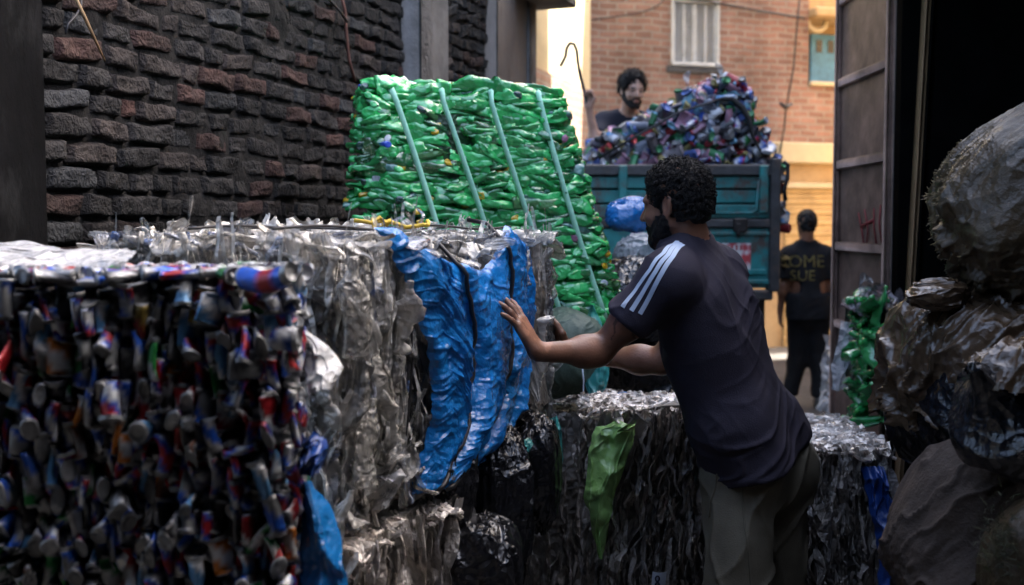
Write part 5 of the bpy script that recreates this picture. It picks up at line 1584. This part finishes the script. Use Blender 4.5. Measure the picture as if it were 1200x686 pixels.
def make_person(J, label, loc, h, mats, hem, group=None, hair=(.016,), beard=False, curl=(0, .01), tattoo=False, base=(.215, .098, .058), wr=.005, sleeve=.58, seed=1):
    root = thing('person', label, 'person', loc, group)
    B, I = body_field(J)
    V, Q = B.mesh(h)
    V = relax(V, Q, 1, .3)
    c = skin_colours(V, J, base)
    if tattoo:
        S, E = J['Ls'], J['Le']
        t = (V - S) @ (E - S) / ((E - S) @ (E - S))
        d = np.linalg.norm(V - S - t[:, None] * (E - S), axis=1)
        nz = ridge(Noise(77, 55, oct=2)(V))
        c[(t > .45) & (t < .80) & (d < .075) & (nz > .25)] *= .28
        # dusty hand
        q = np.linalg.norm(V - J['Lw'] - J['handL']['d'] * .05, axis=1) < .07
        c[q & (Noise(5, 60)(V) > .1)] *= 1.55
    A = hair_field(J['H'], J['HR'], *hair)
    HV, HQ = A.mesh(max(.0045, h))
    nh = Noise(seed + 3, 95, oct=2)
    HV = HV + vnormals(HV, HQ) * (.0035 * ridge(nh(HV)))[:, None]
    hm = MB().add(HV, HQ)
    if curl[0]: curls(hm, A, J['H'], J['HR'], curl[0], curl[1], seed)
    hm.build('hair', MT['hair'], root)
    if beard:                                                   # short beard lying on the jaw, cheeks and upper lip
        q = (V - J['H']) @ J['HR']
        x, y, z = q[:, 0], np.abs(q[:, 1]), q[:, 2]
        inh = (np.abs(q) < .17).all(1)
        zl = np.interp(x, (-.01, .02, .060, .095), (.012, -.012, -.040, -.046))
        xb = np.interp(z, (-.14, -.09, -.03, .03), (.010, -.012, -.006, .000))
        m = np.minimum.reduce([(zl - z) / .012, (x - xb) / .010, (z + .122) / .012])
        sb = np.minimum.reduce([(x + .004) / .008, (.024 - x) / .008, (z + .03) / .01, (.045 - z) / .01, (y - .045) / .01])
        mo = np.minimum.reduce([(.034 - y) / .008, (x - .074) / .008, (z + .052) / .006, (-.036 - z) / .005])
        m = np.maximum.reduce([m, sb, mo])
        lips = np.linalg.norm((q - V3(.100, 0, -.060)) / V3(.03, .022, .009), axis=1)
        m = np.minimum(m, (lips - 1) / .3)
        m = np.where(inh, np.clip(m + .35 * Noise(seed + 40, 110, oct=2)(V), 0, 1), 0)
        N = vnormals(V, Q)
        c = c * (1 - .9 * m[:, None])
        bv = V + N * (-.002 + .0040 * m + .0012 * Noise(seed + 41, 320, oct=1)(V) * (m > .3))[:, None]
        fq = Q[(m[Q] > .12).all(1)]
        ids, inv = np.unique(fq, return_inverse=True)
        MB().add(bv[ids], inv.reshape(-1, 4)).build('beard', MT['stubble'], root)
    body = MB(); body.add(V, Q, None, c)
    body.build('body', MT['skin'], root)
    T = shirt_field(J, I, hem, sleeve=sleeve)
    mH, up, lat, fw = I['mH'], I['up'], I['lat'], I['fw']
    n1, n2 = Noise(seed + 10, 9, oct=2), Noise(seed + 11, 16, oct=2)
    k1, k2 = Noise(seed + 12, 1., oct=2), Noise(seed + 13, 1., oct=2)
    tor = np.linalg.norm(I['mS'] - mH)
    def wrinkle(P):
        a, b, cc = (P - mH) @ up, (P - mH) @ lat, (P - mH) @ fw
        low = np.clip(1.1 - a / tor, .25, 1.0)
        S1 = np.stack([a * 30 + b * 10 - cc * 6, b * 6 + a * 3, cc * 6], 1) + .5 * np.stack([n1(P), n1(P + 4), n1(P + 8)], 1)
        S2 = np.stack([b * 24 - a * 12, a * 5 + b * 3, cc * 20], 1) + .4 * np.stack([n1(P + 2), n1(P + 6), n1(P + 9)], 1)
        m = np.clip(.55 + .55 * n1(P + 3), .05, 1.2)
        w1 = cusp(k1(S1), .42) + .5 * cusp(k2(S1 * 1.7), .35)                   # folds round the waist
        w2 = cusp(k2(S2), .40) + .5 * cusp(k1(S2 * 1.8), .35)                   # long folds down the back
        return wr * (low * w1 * m + .7 * w2 * np.clip(a / tor * 1.6, .3, 1) * m + .35 * n2(P))
    sh = cloth(T, h * 1.25, wrinkle, 'tshirt', mats[0], root)
    Tr = trouser_field(J, I, waist=max(.1, hem + .09))
    def wrinkle2(P):
        a = P[:, 2]
        b, cc = P @ lat, P @ fw
        S1 = np.stack([a * 20 + b * 18 + cc * 12, b * 8 - a * 5, cc * 7], 1) + .5 * np.stack([n1(P), n1(P + 4), n1(P + 8)], 1)
        S2 = np.stack([b * 27, cc * 24, a * 5], 1) + .4 * np.stack([n1(P + 2), n1(P + 6), n1(P + 9)], 1)
        m = np.clip(.6 + .5 * n1(P + 5), .1, 1.2)
        return wr * (.9 * cusp(k2(S1), .4) * m + .8 * cusp(k1(S2), .4) + .3 * n2(P))
    tr = cloth(Tr, h * 1.5, wrinkle2, 'trousers', mats[1], root)
    shoes(J, root, MT['shoe'])
    return root, sh, tr, T, Tr, wrinkle, wrinkle2, I

Zv = V3(0, 0, 1)
# --- the man pushing the bale
bp = CB_R + CB_N * .100
tip = on_plane(594, 351, bp, CB_N)
hd = nrm(Zv * .15 - CB_N * .085 - CB_U * .02)
LW = tip - hd * .170
f1 = V3(-.85, .5, 0)
tipR = CB_R + CB_U * .055 - CB_N * .06
RW_ = at(666, 414, 3.74)
J = dict(
    H=at(792, 242, 3.34), HR=head_frame((-.80, .58, -.10), (-.15, .05, 1)), Nb=at(808, 294, 3.37),
    Ls=at(784, 327, 3.21), Rs=at(838, 322, 3.50), Le=at(702, 412, 3.27), Re=at(775, 424, 3.55),
    Lw=LW, Rw=RW_, Lh=at(868, 552, 3.34), Rh=at(903, 546, 3.50),
    Lk=at(864, 712, 3.28), Rk=at(912, 705, 3.52),
    La=V3(.665, 3.36, .085), Ra=V3(.86, 3.66, .085), footL=nrm(f1), footR=nrm(f1),
    handL=dict(d=hd, pn=-CB_N - Zv * .5, side=CB_U, curl=(.10, .16, .12), thumb=(.95, .4, .1), spread=.34, scale=1.08),
    handR=dict(d=nrm(at(648, 396, 3.80) - RW_ + Zv * .03), pn=-CB_N, side=-CB_U * .2 + Zv * .8, curl=(.5, .5, .3), thumb=(.9, .2, .0), spread=.12),
)
man = make_person(J, 'man in dark shirt with striped sleeve leaning to push the bale wrapped in blue film', (.76, 3.48, 0), .0045,
                  (MT['navy'], MT['olive']), hem=.035, hair=(.006, -.012, -.062, .060), beard=True, curl=(3000, .0068), tattoo=True, wr=.0135, seed=1)
root, sh, tr, T, Tr, wrk, wrk2, I = man
for k in range(3):
    path = [(794 - k * -3, 284 + k * 2), (778 + k * 5, 299 + k * 2), (762 + k * 7, 317 + k * 2), (748 + k * 9, 335 + k * 2), (738 + k * 9.5, 350 + k * 3), (731 + k * 9.5, 361 + k * 3.4)]
    pts = [march(T, x, y, 2.8, 3.9) for x, y in path]
    pts = np.array([p for p in pts if p is not None])
    if len(pts) < 3: continue
    tt = np.linspace(0, len(pts) - 1, 26)
    pts = np.stack([np.interp(tt, np.arange(len(pts)), pts[:, i]) for i in range(3)], 1)
    pts = T.snap(pts)
    N = T.grad(pts); tan = np.gradient(pts, axis=0); tan /= np.linalg.norm(tan, axis=1)[:, None] + 1e-9
    sd_ = np.cross(tan, N); sd_ /= np.linalg.norm(sd_, axis=1)[:, None] + 1e-9
    rows = []
    for e in np.linspace(-.0062, .0062, 5):
        q = T.snap(pts + sd_ * e, .0)
        q = q + T.grad(q) * (wrk(q) + .0022)[:, None]
        rows.append(q)
    MB().grid(np.stack(rows, 1)).build('stripe', MT['stripe'], sh)
# trouser seam and pocket edge
for nm, path in (('side_seam', ((868, 545), (869, 575), (872, 610), (876, 650), (880, 690), (882, 720))), ('pocket_edge', ((842, 548), (838, 572), (834, 592), (832, 606)))):
    pts = [march(Tr, x, y, 2.8, 3.9) for x, y in path]
    pts = np.array([p for p in pts if p is not None])
    if len(pts) < 3: continue
    tt = np.linspace(0, len(pts) - 1, 30)
    pts = Tr.snap(np.stack([np.interp(tt, np.arange(len(pts)), pts[:, i]) for i in range(3)], 1))
    pts = pts + Tr.grad(pts) * (wrk2(pts) + .001)[:, None]
    MB().tube(pts, .0028, 5).build(nm, MT['olive'], tr)
# collar
th = np.linspace(0, 2 * math.pi, 40, endpoint=False)
e1 = nrm(np.cross(I['up'], V3(0, 1, 0))); e2 = np.cross(I['up'], e1)
pts = J['Nb'] + I['up'] * .03 + .075 * (np.cos(th)[:, None] * e1 + np.sin(th)[:, None] * e2)
pts = T.snap(pts)
MB().tube(np.vstack([pts, pts[:1]]), .0042, 6, cap=False).build('collar', MT['navy'], sh)

# --- the man up on the truck
f2 = nrm(V3(.22, -1, 0))
J2 = dict(
    H=at(741, 107, 8.15), HR=head_frame((.28, -.92, -.22)), Nb=at(736, 138, 8.30),
    Rs=at(707, 144, 8.28), Ls=at(768, 148, 8.34), Re=at(699, 172, 8.04), Le=at(795, 190, 8.30),
    Rw=at(690, 126, 7.96), Lw=at(780, 214, 8.08), Rh=at(722, 236, 8.42), Lh=at(750, 236, 8.42),
    Rk=at(722, 300, 8.40), Lk=at(752, 300, 8.40), Ra=V3(.72, 8.45, 1.07), La=V3(.95, 8.45, 1.07), footL=f2, footR=f2,
    handR=dict(d=V3(.0, .12, 1), pn=V3(-.25, -.9, .1), side=V3(.9, -.3, 0), curl=(1.0, 1.4, .9), thumb=(.5, -.3, -.3)),
    handL=dict(d=V3(-.2, -.6, -.6), pn=V3(0, -.3, -1), side=V3(-1, 0, 0), curl=(.3, .4, .3)),
)
make_person(J2, 'man in black shirt on the truck bed gripping an iron hook with raised hand', (.84, 8.4, .98), .009,
            (MT['darkshirt'], MT['blackcloth']), hem=-.03, hair=(.020, -.012, -.06, .062), beard=True, curl=(700, .016), base=(.44, .26, .19), wr=.008, seed=5, sleeve=.62)
# --- the man walking off at the end of the alley
f3 = nrm(V3(-.12, 1, 0))
J3 = dict(
    H=at(945, 264, 10.0), HR=head_frame((-.1, 1, -.05)), Nb=at(945, 286, 10.0),
    Ls=at(925, 299, 10.0), Rs=at(966, 299, 10.0), Le=at(918, 335, 9.98), Re=at(976, 334, 9.98),
    Lw=at(914, 366, 10.04), Rw=at(978, 366, 10.04), Lh=at(937, 372, 10.0), Rh=at(957, 372, 10.0),
    Lk=at(934, 424, 10.03), Rk=at(960, 424, 9.97), La=V3(2.45, 10.02, .088), Ra=V3(2.70, 9.9, .088), footL=f3, footR=nrm(V3(.15, 1, 0)),
    handL=dict(d=V3(.05, .15, -1), pn=V3(1, 0, 0), side=V3(0, 1, 0), curl=(.4, .4, .3)),
    handR=dict(d=V3(0, .15, -1), pn=V3(-1, 0, 0), side=V3(0, 1, 0), curl=(.4, .4, .3)),
)
m3 = make_person(J3, 'man seen from behind in black clothes with yellow lettering on his back', (2.58, 10, 0), .011,
            (MT['blackcloth'], MT['blackcloth']), hem=-.02, hair=(.010, -.02, -.07), wr=.006, seed=9, sleeve=.8)
def text_mesh(s, size, depth=.0):
    cu = bpy.data.curves.new('lettering', 'FONT')
    cu.body = s; cu.size = size; cu.align_x = 'CENTER'; cu.align_y = 'CENTER'; cu.resolution_u = 3
    o = bpy.data.objects.new('lettering', cu); COL.objects.link(o)
    dg = bpy.context.evaluated_depsgraph_get(); dg.update()
    me = bpy.data.meshes.new_from_object(o.evaluated_get(dg))
    V = np.array([v.co[:] for v in me.vertices]); T = []
    me.calc_loop_triangles()
    T = [list(t.vertices) for t in me.loop_triangles]
    bpy.data.objects.remove(o); bpy.data.curves.remove(cu); bpy.data.meshes.remove(me)
    return V, np.array(T)
for s, px, py, size in (('SOME', 947, 308, .15), ('SUE', 947, 325, .13)):
    V, Tt = text_mesh(s, size)
    c = at(px, py, 9.7)
    P = c + V[:, :1] * V3(1, 0, 0) + V[:, 1:2] * V3(0, 0, 1.0)
    out = []
    for p in P:
        ys = np.linspace(9.6, 10.1, 60)
        Q = np.tile(p, (60, 1)); Q[:, 1] = ys
        e = m3[3].eval(Q); k = np.argmax(e < 0)
        out.append([p[0], ys[k] - .016, p[2]])
    MB().add(np.array(out), None, Tt).build('back_print', MT['yellowprint'], m3[1], smooth=False)
# the iron hook held up by the man on the truck
hp = J2['Rw'] + V3(.0, .0, .09)
def hk(px, py): return at(px, py, 7.96)
pts = np.array([hk(x, y) for x, y in ((690, 134), (686, 112), (680, 90), (677, 72), (676, 60), (673, 52), (668, 51), (664, 57), (663, 66), (657, 78))])
tt = np.linspace(0, len(pts) - 1, 40)
sm = np.stack([np.interp(tt, np.arange(len(pts)), pts[:, i]) for i in range(3)], 1)
t = MB().tube(sm, .012, 7)
tag(t.build('iron_hook', MT['wire']), 'long black iron hook held upright above the green bale', 'hook')
